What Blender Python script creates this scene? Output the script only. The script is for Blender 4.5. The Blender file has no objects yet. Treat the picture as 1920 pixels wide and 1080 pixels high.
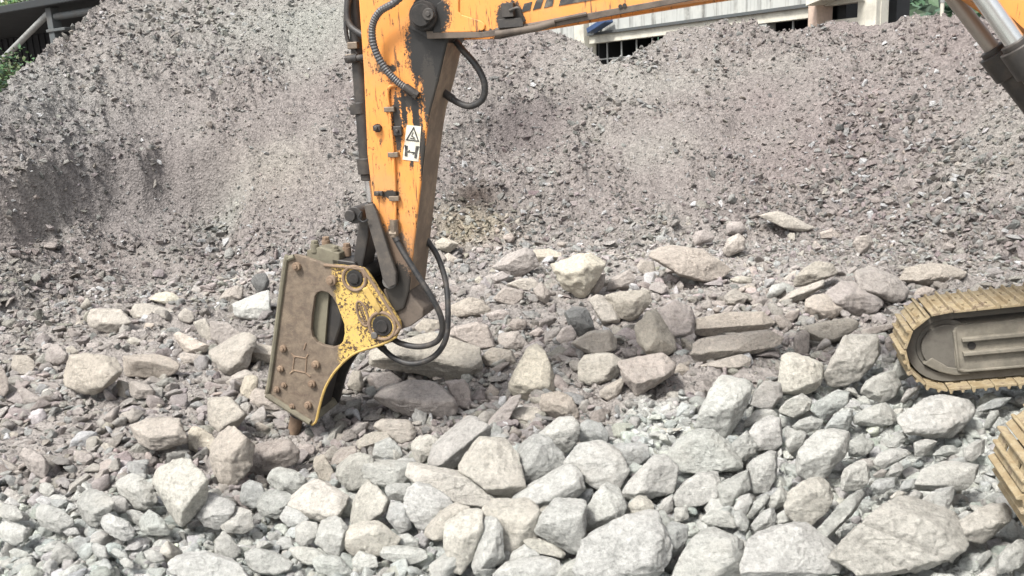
import bpy, bmesh, math, random
import numpy as np
from mathutils import Vector, Matrix, geometry

random.seed(7)
RNG = np.random.default_rng(11)
SC = bpy.context.scene
COL = SC.collection

# ------------------------------------------------------------------ camera
PITCH, ROLL, HFOV = math.radians(13), math.radians(3), math.radians(62)
CAM = np.array([0.0, 0.0, 2.0])
FPX = 960 / math.tan(HFOV / 2)
_f = np.array([0, math.cos(PITCH), -math.sin(PITCH)])
_r0 = np.array([1.0, 0, 0]); _u0 = np.array([0, math.sin(PITCH), math.cos(PITCH)])
_r = math.cos(ROLL) * _r0 - math.sin(ROLL) * _u0
_u = math.sin(ROLL) * _r0 + math.cos(ROLL) * _u0
cd = bpy.data.cameras.new('camera'); cam = bpy.data.objects.new('camera', cd); COL.objects.link(cam)
cd.sensor_width = 36; cd.angle = HFOV; cd.clip_start = 0.05; cd.clip_end = 2000
cam.matrix_world = Matrix(((_r[0], _u[0], -_f[0], CAM[0]), (_r[1], _u[1], -_f[1], CAM[1]),
                           (_r[2], _u[2], -_f[2], CAM[2]), (0, 0, 0, 1)))
SC.camera = cam

# ------------------------------------------------------------------ sky, sun, exposure
SUN_EL, SUN_AZ = math.radians(56), math.radians(222)     # azimuth clockwise from +Y: over the photographer's left shoulder
w = bpy.data.worlds.new("World"); SC.world = w; w.use_nodes = True
nt = w.node_tree; bg = nt.nodes['Background']
sky = nt.nodes.new('ShaderNodeTexSky'); sky.sky_type = 'NISHITA'; sky.sun_disc = False
sky.sun_elevation = SUN_EL; sky.sun_rotation = SUN_AZ; sky.dust_density = 4; sky.air_density = 1.0; sky.ozone_density = 1.0
hs = nt.nodes.new('ShaderNodeHueSaturation'); hs.inputs['Saturation'].default_value = 0.25
nt.links.new(sky.outputs[0], hs.inputs['Color']); nt.links.new(hs.outputs[0], bg.inputs[0])
bg.inputs[1].default_value = 0.11
sl = bpy.data.lights.new('sun', 'SUN'); sl.energy = 2.2; sl.angle = math.radians(11); sl.color = (1, .965, .91)
so = bpy.data.objects.new('sun', sl); COL.objects.link(so)
sd = Vector((math.sin(SUN_AZ) * math.cos(SUN_EL), math.cos(SUN_AZ) * math.cos(SUN_EL), math.sin(SUN_EL)))
so.rotation_euler = sd.to_track_quat('Z', 'Y').to_euler(); so.location = (0, -5, 30)
SC.view_settings.view_transform = 'Standard'; SC.view_settings.look = 'None'; SC.view_settings.gamma = 1
SC.view_settings.exposure = 1.27
SC.cycles.max_bounces = 5; SC.cycles.diffuse_bounces = 3; SC.cycles.use_denoising = True

# ------------------------------------------------------------------ picture geometry -> world
def ray(x, y):
    x = np.asarray(x, float); y = np.asarray(y, float)
    return _f + ((x - 960) / FPX)[..., None] * _r - ((y - 540) / FPX)[..., None] * _u
def to_px(P):
    v = P - CAM; z = v @ _f
    return 960 + FPX * (v @ _r) / z, 540 - FPX * (v @ _u) / z

# machine frame: x towards the cab, y away from the camera, z up
_a = math.radians(15)
MX = np.array([math.cos(_a), -math.sin(_a), 0]); MY = np.array([math.sin(_a), math.cos(_a), 0]); MZ = np.array([0, 0, 1.0])
M0 = CAM + 5.5 * ray(760, 300) + 4.6 * MX + .16 * MY; M0[2] = 0
def ML(x, y, yl):
    d = ray(x, y); t = (yl - (CAM - M0) @ MY) / (d @ MY); P = CAM + t * d - M0
    return (float(P @ MX), float(P @ MZ))
def MLs(pts, yl): return [ML(x, y, yl) for x, y in pts]

# ------------------------------------------------------------------ numpy noise
def _hash(ix, iy, iz, seed):
    h = (ix.astype(np.int64) * 374761393 + iy.astype(np.int64) * 668265263 + iz.astype(np.int64) * 2147483647 + seed * 1274126177) & 0xFFFFFFFF
    h = ((h ^ (h >> 13)) * 1274126177) & 0xFFFFFFFF
    h = ((h ^ (h >> 16)) * 2246822519) & 0xFFFFFFFF
    return ((h ^ (h >> 15)) & 0xFFFFFF) / float(0xFFFFFF)
def vnoise(p, seed=0):
    i = np.floor(p); f = p - i; f = f * f * f * (f * (f * 6 - 15) + 10)
    ix, iy, iz = i[:, 0], i[:, 1], i[:, 2]; out = 0
    for dx in (0, 1):
        wx = f[:, 0] if dx else 1 - f[:, 0]
        for dy in (0, 1):
            wy = f[:, 1] if dy else 1 - f[:, 1]
            for dz in (0, 1):
                wz = f[:, 2] if dz else 1 - f[:, 2]
                out = out + wx * wy * wz * _hash(ix + dx, iy + dy, iz + dz, seed)
    return out * 2 - 1
def vnoise2(x, y, seed=0):
    ix = np.floor(x); iy = np.floor(y); fx = x - ix; fy = y - iy
    fx = fx * fx * (3 - 2 * fx); fy = fy * fy * (3 - 2 * fy); z = np.zeros_like(ix)
    a = _hash(ix, iy, z, seed); b = _hash(ix + 1, iy, z, seed); c = _hash(ix, iy + 1, z, seed); d = _hash(ix + 1, iy + 1, z, seed)
    return ((a * (1 - fx) + b * fx) * (1 - fy) + (c * (1 - fx) + d * fx) * fy) * 2 - 1
def sstep(a, b, x):
    t = np.clip((x - a) / (b - a), 0, 1); return t * t * (3 - 2 * t)

# ------------------------------------------------------------------ terrain shape
def azd(px, py, zz):
    d = ray(px, py); t = (zz - CAM[2]) / d[2]; P = CAM + t * d
    return math.atan2(P[0], P[1]), math.hypot(P[0], P[1])
FOOT = [azd(x, y, -.25) for x, y in [(-250, 640), (0, 600), (200, 545), (400, 520), (700, 500), (900, 478), (1300, 462), (1600, 455), (1900, 500), (2300, 520)]]
FA = np.array([a for a, d in FOOT]); FD = np.array([d for a, d in FOOT])
CREST = [(-300, 330), (-120, 240), (0, 158), (30, 130), (75, 92), (130, 55), (175, 14), (205, -14), (250, -34), (300, -28), (400, -44), (640, -30), (760, 20), (900, 58), (1010, 46), (1050, 58), (1095, 86), (1135, 99), (1180, 82),
         (1250, 54), (1330, 38), (1410, 26), (1440, 36), (1490, 48), (1560, 32), (1620, 38), (1680, 28), (1750, 18), (1800, 22), (1900, 34), (2200, 60), (2600, 160)]
_ca, _ce = [], []
for x, y in CREST:
    d = ray(x, y + (24 if 1100 < x < 1200 or 1430 < x < 1510 else 9)); _ca.append(math.atan2(d[0], d[1])); _ce.append(d[2] / math.hypot(d[0], d[1]))
CA, CE = np.array(_ca), np.array(_ce)
SL = math.tan(math.radians(34))
DIP = CAM + 6.1 * ray(560, 800)
PIT = CAM + 5.95 * ray(480, 792)
def H0(x, y):
    """ground height without the fine roughness"""
    az = np.arctan2(x, y); d = np.hypot(x, y)
    fd = np.interp(az, FA, FD); ce = np.interp(az, CA, CE)
    dc = (fd * SL + .25 + 2.0) / np.maximum(SL - ce, .2)          # where the slope meets the crest line
    zc = 2.0 + ce * dc
    g = -.25 - .2 * np.exp(-((x - DIP[0]) ** 2 + (y - DIP[1]) ** 2) / 1.6)
    g = g - .2 * np.exp(-((x - PIT[0]) ** 2 + (y - PIT[1]) ** 2) / .035)
    g = g - .12 * np.exp(-((d - 3.2) / 1.0) ** 2)
    up = g + np.maximum(d - fd, 0) * SL
    t = np.clip((d - fd) / np.maximum(dc - fd, .1), 0, 1)
    up = up + .28 * np.sin(np.pi * t) * (.4 * vnoise2(x * .55 + 9, y * .55, 3) + .35 * vnoise2(x * 1.3, y * 1.3, 4)) * (d > fd)
    # worn hollow with a broken lip on the left, and a smaller scar right of the stick
    for (hx, hy, dep, sx, sy) in HOLLOWS:
        u = (az - hx) / sx; v = (t - hy) / sy
        up = up - dep * np.exp(-u * u) * np.where(v > 0, np.exp(-v * v * 9), np.exp(-v * v)) * (t > 0) * np.sin(np.pi * np.clip(t * 1.2, 0, 1))
    for (sa, st, dep, rec) in SCARPS:                                  # broken lip: sheer just below the edge, filling up again lower down
        lip = np.interp(az, sa, st) + .05 * vnoise2(az * 14, t * 2, 91) + .02 * vnoise2(az * 40, t * 12, 92); v = lip - t
        side = sstep(sa[0] - .02, sa[0] + .05, az) * sstep(sa[-1] + .015, sa[-1] - .03, az)
        up = up - dep * side * sstep(0, .10, v) * np.clip(1 - v / rec, 0, 1) ** 1.2 * (t > 0)
    back = zc - (d - dc) * .62 + .1 * vnoise2(x * 1.1, y * 1.1, 8)
    z = np.where(d < dc, np.minimum(up, zc + .03), np.maximum(back, -.3))
    far = sstep(45, 120, d)
    return z * (1 - far) + (-.3) * far
def hollow(px, py, dep, sx, sy):
    d = ray(px, py); a = math.atan2(d[0], d[1]); e = d[2] / math.hypot(d[0], d[1])
    fd = np.interp(a, FA, FD); ce = np.interp(a, CA, CE); dc = (fd * SL + 2.25) / (SL - ce)
    dd = (fd * SL + 2.25) / (SL - e)
    return (a, (dd - fd) / (dc - fd), dep, sx, sy)
HOLLOWS = [hollow(560, 165, .14, .12, .2), hollow(1150, 255, .2, .05, .15)]
def tpos(px, py):
    d = ray(px, py); a = math.atan2(d[0], d[1]); e = d[2] / math.hypot(d[0], d[1])
    fd = np.interp(a, FA, FD); ce = np.interp(a, CA, CE); dd = (fd * SL + 2.25) / (SL - e); return a, (dd - fd) / ((fd * SL + 2.25) / (SL - ce) - fd)
SCARPS = []
for pts, dep, rec in (([(-160, 350), (0, 318), (110, 285), (250, 268), (360, 258), (440, 262)], .95, .55), ([(868, 225), (920, 212), (980, 212), (1060, 235)], .7, .3), ([(330, 82), (460, 62), (600, 66), (660, 100)], .2, .25)):
    q = np.array([tpos(*p) for p in pts]); SCARPS.append((q[:, 0], q[:, 1], dep, rec))
def rough(x, y):
    d = np.hypot(x, y); fd = np.interp(np.arctan2(x, y), FA, FD)
    m = sstep(-.25, .35, vnoise2(x * .9 + 40, y * .9, 21) + .5 * vnoise2(x * 2.3, y * 2.3, 22))   # rubbly or smooth
    s = .055 * vnoise2(x * 2.1, y * 2.1, 12)
    s = s + (.4 + .6 * m) * (.08 * vnoise2(x * 4.4, y * 4.4, 13) + .05 * (1 - 2 * np.abs(vnoise2(x * 8, y * 8, 14))) + .04 * vnoise2(x * 17, y * 17, 15) + .018 * (1 - 2 * np.abs(vnoise2(x * 38, y * 38, 16))))
    return s * np.where(d < fd, .65, .85), m
def HF(x, y):
    """finished surface: dust banked up round the slabs, hollow gaps under the pale blocks"""
    az = np.arctan2(x, y); d = np.hypot(x, y); b = np.interp(az, BA, BD); k = sstep(.2, -.3, d - b); f = sstep(.5, -.4, d - np.interp(az, FA, FD)) * (1 - k)
    return H0(x, y) + rough(x, y)[0] - .075 * k + .03 * f
def ground_hit(px, py):
    d = ray(px, py); t = np.arange(2.2, 24, .01)
    P = CAM + t[:, None] * d; below = P[:, 2] < H0(P[:, 0], P[:, 1])
    i = int(np.argmax(below)) if below.any() else len(t) - 1
    return P[i], t[i]
BND = [azd(x, y, -.3) for x, y in [(-200, 960), (0, 935), (280, 905), (400, 915), (640, 890), (800, 855), (1000, 815), (1250, 785), (1500, 745), (1720, 690), (1920, 610), (2300, 560)]]
BA = np.array([a for a, d in BND]); BD = np.array([d for a, d in BND])
PATCH = []  # ground tints; those on left hollow and scar paint shade over damp soil
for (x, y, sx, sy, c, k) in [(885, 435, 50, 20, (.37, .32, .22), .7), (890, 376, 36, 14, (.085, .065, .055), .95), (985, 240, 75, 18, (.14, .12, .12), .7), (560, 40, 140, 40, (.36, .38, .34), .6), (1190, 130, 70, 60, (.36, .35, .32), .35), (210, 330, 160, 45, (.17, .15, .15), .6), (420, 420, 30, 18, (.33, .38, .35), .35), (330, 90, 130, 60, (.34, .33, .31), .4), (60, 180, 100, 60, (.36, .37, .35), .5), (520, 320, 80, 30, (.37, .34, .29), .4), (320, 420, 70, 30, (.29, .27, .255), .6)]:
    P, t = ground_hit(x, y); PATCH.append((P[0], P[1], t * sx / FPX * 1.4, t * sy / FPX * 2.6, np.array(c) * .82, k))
def zone(x, y):
    """colour of dust and stones at a place, some painted shade included: mauve shale, pale limestone nearer than the boundary"""
    az = np.arctan2(x, y); d = np.hypot(x, y)
    c = np.empty((len(x), 3)); c[:] = (.225, .202, .19)
    n = vnoise2(x * .45 + 5, y * .45, 31) * .6 + vnoise2(x * 1.4, y * 1.4, 32) * .4
    k = sstep(.05, .6, n)[:, None]; c = c * (1 - k) + np.array((.245, .228, .21)) * k
    k = sstep(.05, .6, -n)[:, None]; c = c * (1 - k) + np.array((.212, .184, .175)) * k
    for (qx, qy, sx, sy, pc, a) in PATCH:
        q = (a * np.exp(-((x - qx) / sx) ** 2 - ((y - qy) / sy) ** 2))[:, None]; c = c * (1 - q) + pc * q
    k = sstep(.6, -.5, d - np.interp(az, FA, FD))[:, None]; c = c * (1 - k) + np.array((.315, .29, .27)) * (.9 + .2 * n[:, None]) * k
    b = np.interp(az, BA, BD) + .35 * vnoise2(x * 2.2, y * 2.2, 33)
    k = sstep(.25, -.35, d - b)[:, None]
    return c * (1 - k) + np.array((.44, .45, .425)) * k, k[:, 0]

# ------------------------------------------------------------------ materials
def new_mat(name):
    m = bpy.data.materials.new(name); m.use_nodes = True
    return m, m.node_tree, m.node_tree.nodes['Principled BSDF']
class NT:
    def __init__(s, t): s.t = t
    def n(s, typ, **k):
        o = s.t.nodes.new(typ)
        for a, b in k.items(): setattr(o, a, b)
        return o
    def l(s, a, b): s.t.links.new(a, b)
    def val(s, sock, v):
        if hasattr(v, 'is_output'): s.l(v, sock)
        else: sock.default_value = v
    def math(s, op, a, b=0.0, c=None):
        o = s.n('ShaderNodeMath', operation=op); s.val(o.inputs[0], a); s.val(o.inputs[1], b)
        if c is not None: s.val(o.inputs[2], c)
        return o.outputs[0]
    def noise(s, vec, scale, detail=4, rough=.6, dist=0.0):
        o = s.n('ShaderNodeTexNoise'); o.inputs['Scale'].default_value = scale; o.inputs['Detail'].default_value = detail
        o.inputs['Roughness'].default_value = rough; o.inputs['Distortion'].default_value = dist
        if vec is not None: s.l(vec, o.inputs['Vector'])
        return o.outputs[0]
    def vscale(s, vec, sc):
        o = s.n('ShaderNodeVectorMath', operation='MULTIPLY'); s.l(vec, o.inputs[0]); o.inputs[1].default_value = sc; return o.outputs[0]
    def ramp(s, f, a, b):
        o = s.n('ShaderNodeMapRange'); o.interpolation_type = 'SMOOTHSTEP'; s.l(f, o.inputs[0]); o.inputs[1].default_value = a; o.inputs[2].default_value = b; return o.outputs[0]
    def mix(s, f, a, b, mode='MIX'):
        o = s.n('ShaderNodeMix', data_type='RGBA', blend_type=mode); s.val(o.inputs[0], f)
        for k, v in ((6, a), (7, b)):
            if hasattr(v, 'is_output'): s.l(v, o.inputs[k])
            else: o.inputs[k].default_value = (*v, 1) if len(v) == 3 else v
        return o.outputs[2]
    def bump(s, h, strength, dist, prev=None):
        o = s.n('ShaderNodeBump'); o.inputs['Strength'].default_value = strength; o.inputs['Distance'].default_value = dist; s.l(h, o.inputs['Height'])
        if prev is not None: s.l(prev, o.inputs['Normal'])
        return o.outputs[0]
    def obj(s): return s.n('ShaderNodeTexCoord').outputs['Object']

def mat_ground():
    m, t, b = new_mat('crushed shale'); N = NT(t); co = N.obj()
    a = N.n('ShaderNodeVertexColor', layer_name='albedo').outputs[0]
    v = N.n('ShaderNodeTexVoronoi'); v.inputs['Scale'].default_value = 26; N.l(co, v.inputs['Vector'])
    v2 = N.n('ShaderNodeTexVoronoi'); v2.inputs['Scale'].default_value = 60; N.l(co, v2.inputs['Vector'])
    n1 = N.noise(co, 9, 8, .75); n2 = N.noise(co, 60, 4, .7)
    pc = N.n('ShaderNodeSeparateColor'); N.l(v.outputs['Color'], pc.inputs[0])
    k = N.math('ADD', N.math('MULTIPLY', n1, .9), N.math('MULTIPLY', pc.outputs[0], .4))
    k = N.math('ADD', k, N.math('MULTIPLY', n2, .6)); k = N.math('SUBTRACT', k, .05)
    mul = N.n('ShaderNodeVectorMath', operation='SCALE'); N.l(a, mul.inputs[0]); N.l(k, mul.inputs[3])
    N.l(mul.outputs[0], b.inputs['Base Color']); b.inputs['Roughness'].default_value = .95; b.inputs['Specular IOR Level'].default_value = .15
    h = N.bump(v.outputs['Distance'], 1.0, .02); h = N.bump(v2.outputs['Distance'], .8, .01, h); h = N.bump(n1, .9, .03, h)
    N.l(h, b.inputs['Normal']); return m
def mat_rock(name, attr):
    m, t, b = new_mat(name); N = NT(t); co = N.obj()
    if attr: a = N.n('ShaderNodeVertexColor', layer_name='albedo').outputs[0]; vec = co
    else:
        oi = N.n('ShaderNodeObjectInfo'); a = oi.outputs['Color']
        ad = N.n('ShaderNodeVectorMath', operation='ADD'); N.l(co, ad.inputs[0]); N.l(N.math('MULTIPLY', oi.outputs['Random'], 83.0), ad.inputs[1]); vec = ad.outputs[0]
    n0 = N.noise(vec, 3.2, 5, .6); n1 = N.noise(vec, 20, 10, .8); n2 = N.noise(vec, 48, 8, .85)
    st = N.noise(N.vscale(vec, (4, 5, 26)), 2.2, 5, .65, .6)
    k = N.math('ADD', N.math('MULTIPLY', n0, .7), N.math('MULTIPLY', n1, 1.5)); k = N.math('ADD', k, N.math('MULTIPLY', n2, 2.0)); k = N.math('MAXIMUM', N.math('SUBTRACT', k, 1.08), .35)
    mul = N.n('ShaderNodeVectorMath', operation='SCALE'); N.l(a, mul.inputs[0]); N.l(k, mul.inputs[3])
    c = N.mix(N.math('MULTIPLY', N.ramp(n0, .5, .72), .22), mul.outputs[0], (.40, .35, .29))           # iron staining
    c = N.mix(N.math('MULTIPLY', N.ramp(N.noise(vec, 4.5, 4, .6), .53, .7), .07), c, (.40, .43, .40))   # green mineral
    c = N.mix(N.math('MULTIPLY', N.ramp(n2, .56, .68), .6), c, (.15, .145, .13))                        # dark grain
    N.l(c, b.inputs['Base Color']); b.inputs['Roughness'].default_value = .92; b.inputs['Specular IOR Level'].default_value = .2
    h = N.bump(n1, 1.0, .05); h = N.bump(st, .5, .018, h); h = N.bump(n2, .8, .008, h); N.l(h, b.inputs['Normal'])
    return m
def mat_plain(name, base, rough=.6, metal=0.0, dirt=(.16, .13, .10), amount=.5, scale=9, bump=.3):
    m, t, b = new_mat(name); N = NT(t); co = N.obj()
    n1 = N.noise(co, scale, 7, .7); n2 = N.noise(co, scale * 6, 4, .7)
    c = N.mix(N.math('MULTIPLY', N.ramp(n1, .42, .68), amount), base, dirt)
    c = N.mix(N.math('MULTIPLY', N.ramp(n2, .5, .8), .3), c, tuple(x * .45 for x in base))
    N.l(c, b.inputs['Base Color']); b.inputs['Metallic'].default_value = metal
    N.l(N.math('ADD', N.math('MULTIPLY', n1, .3), rough - .15), b.inputs['Roughness'])
    N.l(N.bump(n2, bump, .004), b.inputs['Normal']); return m
def blob(N, co, c, r, nz, wob):
    """0..1 mask of an ellipsoid round c with a ragged edge"""
    s = N.n('ShaderNodeVectorMath', operation='SUBTRACT'); N.l(co, s.inputs[0]); s.inputs[1].default_value = c
    m = N.vscale(s.outputs[0], tuple(1 / q for q in r)); l = N.n('ShaderNodeVectorMath', operation='LENGTH'); N.l(m, l.inputs[0])
    d = N.math('ADD', l.outputs['Value'], N.math('MULTIPLY', N.math('SUBTRACT', nz, .5), wob))
    return N.ramp(N.math('SUBTRACT', 1.0, d), -.1, .1)
ORANGE = (.70, .275, .06)
def mat_paint(name, blobs=(), dirt_low=None, chips=.575):
    m, t, b = new_mat(name); N = NT(t); co = N.obj()
    nz = N.noise(co, 11, 7, .75, .3); st = N.noise(N.vscale(co, (22, 22, 4)), 1.6, 7, .7); fine = N.noise(co, 70, 5, .7)
    c = N.mix(N.math('MULTIPLY', N.ramp(nz, .35, .75), .35), ORANGE, (.70, .30, .10))
    c = N.mix(N.math('MULTIPLY', N.ramp(st, .54, .68), .55), c, (.26, .13, .06))
    c = N.mix(N.math('MULTIPLY', N.ramp(N.noise(N.vscale(co, (34, 34, 3)), 1.3, 6, .7, .4), .585, .63), .85), c, (.06, .035, .022))
    c = N.mix(N.math('MULTIPLY', N.ramp(N.noise(co, 2.2, 5, .6), .48, .66), .5), c, (.42, .25, .12))
    c = N.mix(N.ramp(N.math('ADD', N.math('MULTIPLY', nz, .55), N.math('MULTIPLY', st, .45)), chips - .03, chips + .02), c, (.035, .022, .015))
    rg = .45
    if dirt_low:
        z0, z1 = dirt_low; sp = N.n('ShaderNodeSeparateXYZ'); N.l(co, sp.inputs[0])
        g = N.math('ADD', sp.outputs[2], N.math('MULTIPLY', N.math('SUBTRACT', st, .5), .7))
        c = N.mix(N.ramp(g, z1, z0), c, (.16, .105, .07))
    for (cc, r, col, wob) in blobs:
        k = blob(N, co, cc, r, N.math('ADD', N.math('MULTIPLY', fine, .55), N.math('MULTIPLY', st, .45)), wob * 2.2)
        c = N.mix(k, c, col)
    N.l(c, b.inputs['Base Color']); N.l(N.math('ADD', N.math('MULTIPLY', nz, .4), .3), b.inputs['Roughness'])
    N.l(N.bump(fine, .15, .004, N.bump(nz, .12, .01)), b.inputs['Normal']); return m

# ------------------------------------------------------------------ mesh helpers
def link(name, verts, faces, mat=None, parent=None, smooth=None, bevel=0.0):
    me = bpy.data.meshes.new(name); me.from_pydata([tuple(map(float, v)) for v in verts], [], [tuple(map(int, f)) for f in faces]); me.validate()
    bm = bmesh.new(); bm.from_mesh(me); bmesh.ops.recalc_face_normals(bm, faces=bm.faces); bm.to_mesh(me); bm.free()
    o = bpy.data.objects.new(name, me); COL.objects.link(o)
    if mat: me.materials.append(mat)
    if parent: o.parent = parent
    if smooth is not None:
        me.shade_smooth(); me.set_sharp_from_angle(angle=math.radians(smooth))
    if bevel:
        b = o.modifiers.new('edge', 'BEVEL'); b.width = bevel; b.segments = 2; b.limit_method = 'ANGLE'; b.angle_limit = math.radians(35)
    return o
def fast_mesh(name, V, T, mat, colors=None, smooth=False):
    """triangle mesh straight from arrays"""
    me = bpy.data.meshes.new(name); nv, nf = len(V), len(T)
    me.vertices.add(nv); me.vertices.foreach_set('co', np.ascontiguousarray(V, np.float32).ravel())
    k = T.shape[1]; me.loops.add(nf * k); me.loops.foreach_set('vertex_index', np.ascontiguousarray(T, np.int32).ravel())
    me.polygons.add(nf); me.polygons.foreach_set('loop_start', np.arange(0, nf * k, k, dtype=np.int32))
    me.update(calc_edges=True)
    me.polygons.foreach_set('use_smooth', np.full(nf, smooth, bool))
    if colors is not None:
        a = me.color_attributes.new('albedo', 'FLOAT_COLOR', 'POINT'); q = np.ones((nv, 4), np.float32); q[:, :3] = colors; a.data.foreach_set('color', q.ravel())
    o = bpy.data.objects.new(name, me); COL.objects.link(o); me.materials.append(mat); return o
class MB:
    """collects simple solids into one mesh"""
    def __init__(s): s.v = []; s.f = []
    def add(s, v, f):
        n = len(s.v); s.v += [tuple(p) for p in v]; s.f += [tuple(i + n for i in q) for q in f]; return s
    def box(s, lo, hi, M=None):
        v = [(x, y, z) for x in (lo[0], hi[0]) for y in (lo[1], hi[1]) for z in (lo[2], hi[2])]
        if M is not None: v = [tuple(M @ Vector(p)) for p in v]
        return s.add(v, [(0, 1, 3, 2), (4, 6, 7, 5), (0, 4, 5, 1), (2, 3, 7, 6), (0, 2, 6, 4), (1, 5, 7, 3)])
    def prism(s, poly, y0, y1):
        n = len(poly); v = [(x, y0, z) for x, z in poly] + [(x, y1, z) for x, z in poly]
        tris = geometry.tessellate_polygon([[Vector((x, z, 0)) for x, z in poly]])
        f = [tuple(t) for t in tris] + [tuple(i + n for i in reversed(t)) for t in tris] + [(i, (i + 1) % n, (i + 1) % n + n, i + n) for i in range(n)]
        return s.add(v, f)
    def plate(s, poly, holes, y0, y1):
        loops = [poly] + list(holes); allp = [p for l in loops for p in l]; n = len(allp)
        tris = geometry.tessellate_polygon([[Vector((x, z, 0)) for x, z in l] for l in loops])
        v = [(x, y0, z) for x, z in allp] + [(x, y1, z) for x, z in allp]
        f = [tuple(t) for t in tris] + [tuple(i + n for i in reversed(t)) for t in tris]; k = 0
        for l in loops:
            m = len(l); f += [(k + i, k + (i + 1) % m, k + (i + 1) % m + n, k + i + n) for i in range(m)]; k += m
        return s.add(v, f)
    def cyl(s, a, b, r, n=20, r2=None):
        a, b = Vector(a), Vector(b); d = (b - a).normalized(); e = d.orthogonal().normalized(); g = d.cross(e); r2 = r if r2 is None else r2
        v = []
        for c, q in ((a, r), (b, r2)): v += [tuple(c + q * (math.cos(2 * math.pi * i / n) * e + math.sin(2 * math.pi * i / n) * g)) for i in range(n)]
        return s.add(v, [tuple(range(n)), tuple(range(2 * n - 1, n - 1, -1))] + [(i, (i + 1) % n, (i + 1) % n + n, i + n) for i in range(n)])
    def tube(s, pts, r, n=10, per=10, corr=0):
        P = [Vector(p) for p in pts]; P = [P[0] * 2 - P[1]] + P + [P[-1] * 2 - P[-2]]; C = []
        for i in range(1, len(P) - 2):
            for k in range(per):
                t = k / per; C.append(.5 * (2 * P[i] + (P[i + 1] - P[i - 1]) * t + (2 * P[i - 1] - 5 * P[i] + 4 * P[i + 1] - P[i + 2]) * t * t + (3 * P[i] - P[i - 1] - 3 * P[i + 1] + P[i + 2]) * t ** 3))
        C.append(P[-2]); v = []; prev = None
        for i, c in enumerate(C):
            d = (C[min(i + 1, len(C) - 1)] - C[max(i - 1, 0)]).normalized()
            e = d.orthogonal().normalized() if prev is None else (prev - d * prev.dot(d)).normalized(); prev = e; g = d.cross(e)
            q = r * (1 + corr * (1 if i % 2 else -1))
            v += [tuple(c + q * (math.cos(2 * math.pi * k / n) * e + math.sin(2 * math.pi * k / n) * g)) for k in range(n)]
        m = len(C); f = [tuple(range(n)), tuple(range(m * n - 1, m * n - n - 1, -1))]
        f += [(i * n + k, i * n + (k + 1) % n, (i + 1) * n + (k + 1) % n, (i + 1) * n + k) for i in range(m - 1) for k in range(n)]
        return s.add(v, f)
    def out(s, name, mat, parent=None, smooth=40, bevel=0.0): return link(name, s.v, s.f, mat, parent, smooth, bevel)
def tag(o, label=None, cat=None, group=None, kind=None):
    for k, v in (('label', label), ('category', cat), ('group', group), ('kind', kind)):
        if v: o[k] = v
    return o
def empty(name, loc=(0, 0, 0), rz=0.0):
    o = bpy.data.objects.new(name, None); COL.objects.link(o); o.location = loc; o.rotation_euler = (0, 0, rz); o.empty_display_size = .2; return o
M_GROUND = mat_ground(); M_STONE = mat_rock('broken stone grains', True); M_ROCK = mat_rock('quarried rock', False)

# ------------------------------------------------------------------ ground: one sheet, with the spoil heap rising out of it
def build_ground():
    ac = np.radians(np.concatenate([np.linspace(-180, -46, 28), np.linspace(-44, 44, 1000), np.linspace(46, 180, 28)]))
    dr = np.concatenate([[.02, .6, 1.2, 1.8, 2.3], np.exp(np.linspace(math.log(2.6), math.log(18.5), 800)), np.geomspace(19, 900, 40)])
    A, D = np.meshgrid(ac, dr); x = (D * np.sin(A)).ravel(); y = (D * np.cos(A)).ravel()
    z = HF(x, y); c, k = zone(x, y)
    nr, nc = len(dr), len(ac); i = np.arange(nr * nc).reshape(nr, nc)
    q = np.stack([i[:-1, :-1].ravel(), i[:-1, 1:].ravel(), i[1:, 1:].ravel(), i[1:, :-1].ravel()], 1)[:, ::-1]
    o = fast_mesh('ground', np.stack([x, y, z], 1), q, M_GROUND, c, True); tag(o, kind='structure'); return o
_H0raw = H0
def H0(x, y):
    z = _H0raw(x, y); m = sstep(math.radians(58), math.radians(80), np.abs(np.arctan2(x, y))); return z * (1 - m) - .3 * m
GROUND = build_ground()

# ------------------------------------------------------------------ stones
def hull_tris(P):
    bm = bmesh.new(); vs = [bm.verts.new(p) for p in P]
    r = bmesh.ops.convex_hull(bm, input=vs, use_existing_faces=False)
    dead = [g for g in r['geom_interior'] if isinstance(g, bmesh.types.BMVert)]
    if dead: bmesh.ops.delete(bm, geom=dead, context='VERTS')
    bmesh.ops.delete(bm, geom=[v for v in bm.verts if not v.link_faces], context='VERTS')
    bmesh.ops.triangulate(bm, faces=bm.faces); bmesh.ops.recalc_face_normals(bm, faces=bm.faces); bm.verts.index_update()
    V = np.array([v.co[:] for v in bm.verts]); T = np.array([[v.index for v in f.verts] for f in bm.faces]); bm.free(); return V, T
_ICO = {}
def ico(n):
    if n not in _ICO:
        bm = bmesh.new(); bmesh.ops.create_icosphere(bm, subdivisions=n, radius=1.0)
        _ICO[n] = (np.array([v.co[:] for v in bm.verts]), np.array([[v.index for v in f.verts] for f in bm.faces])); bm.free()
    return _ICO[n]
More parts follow.
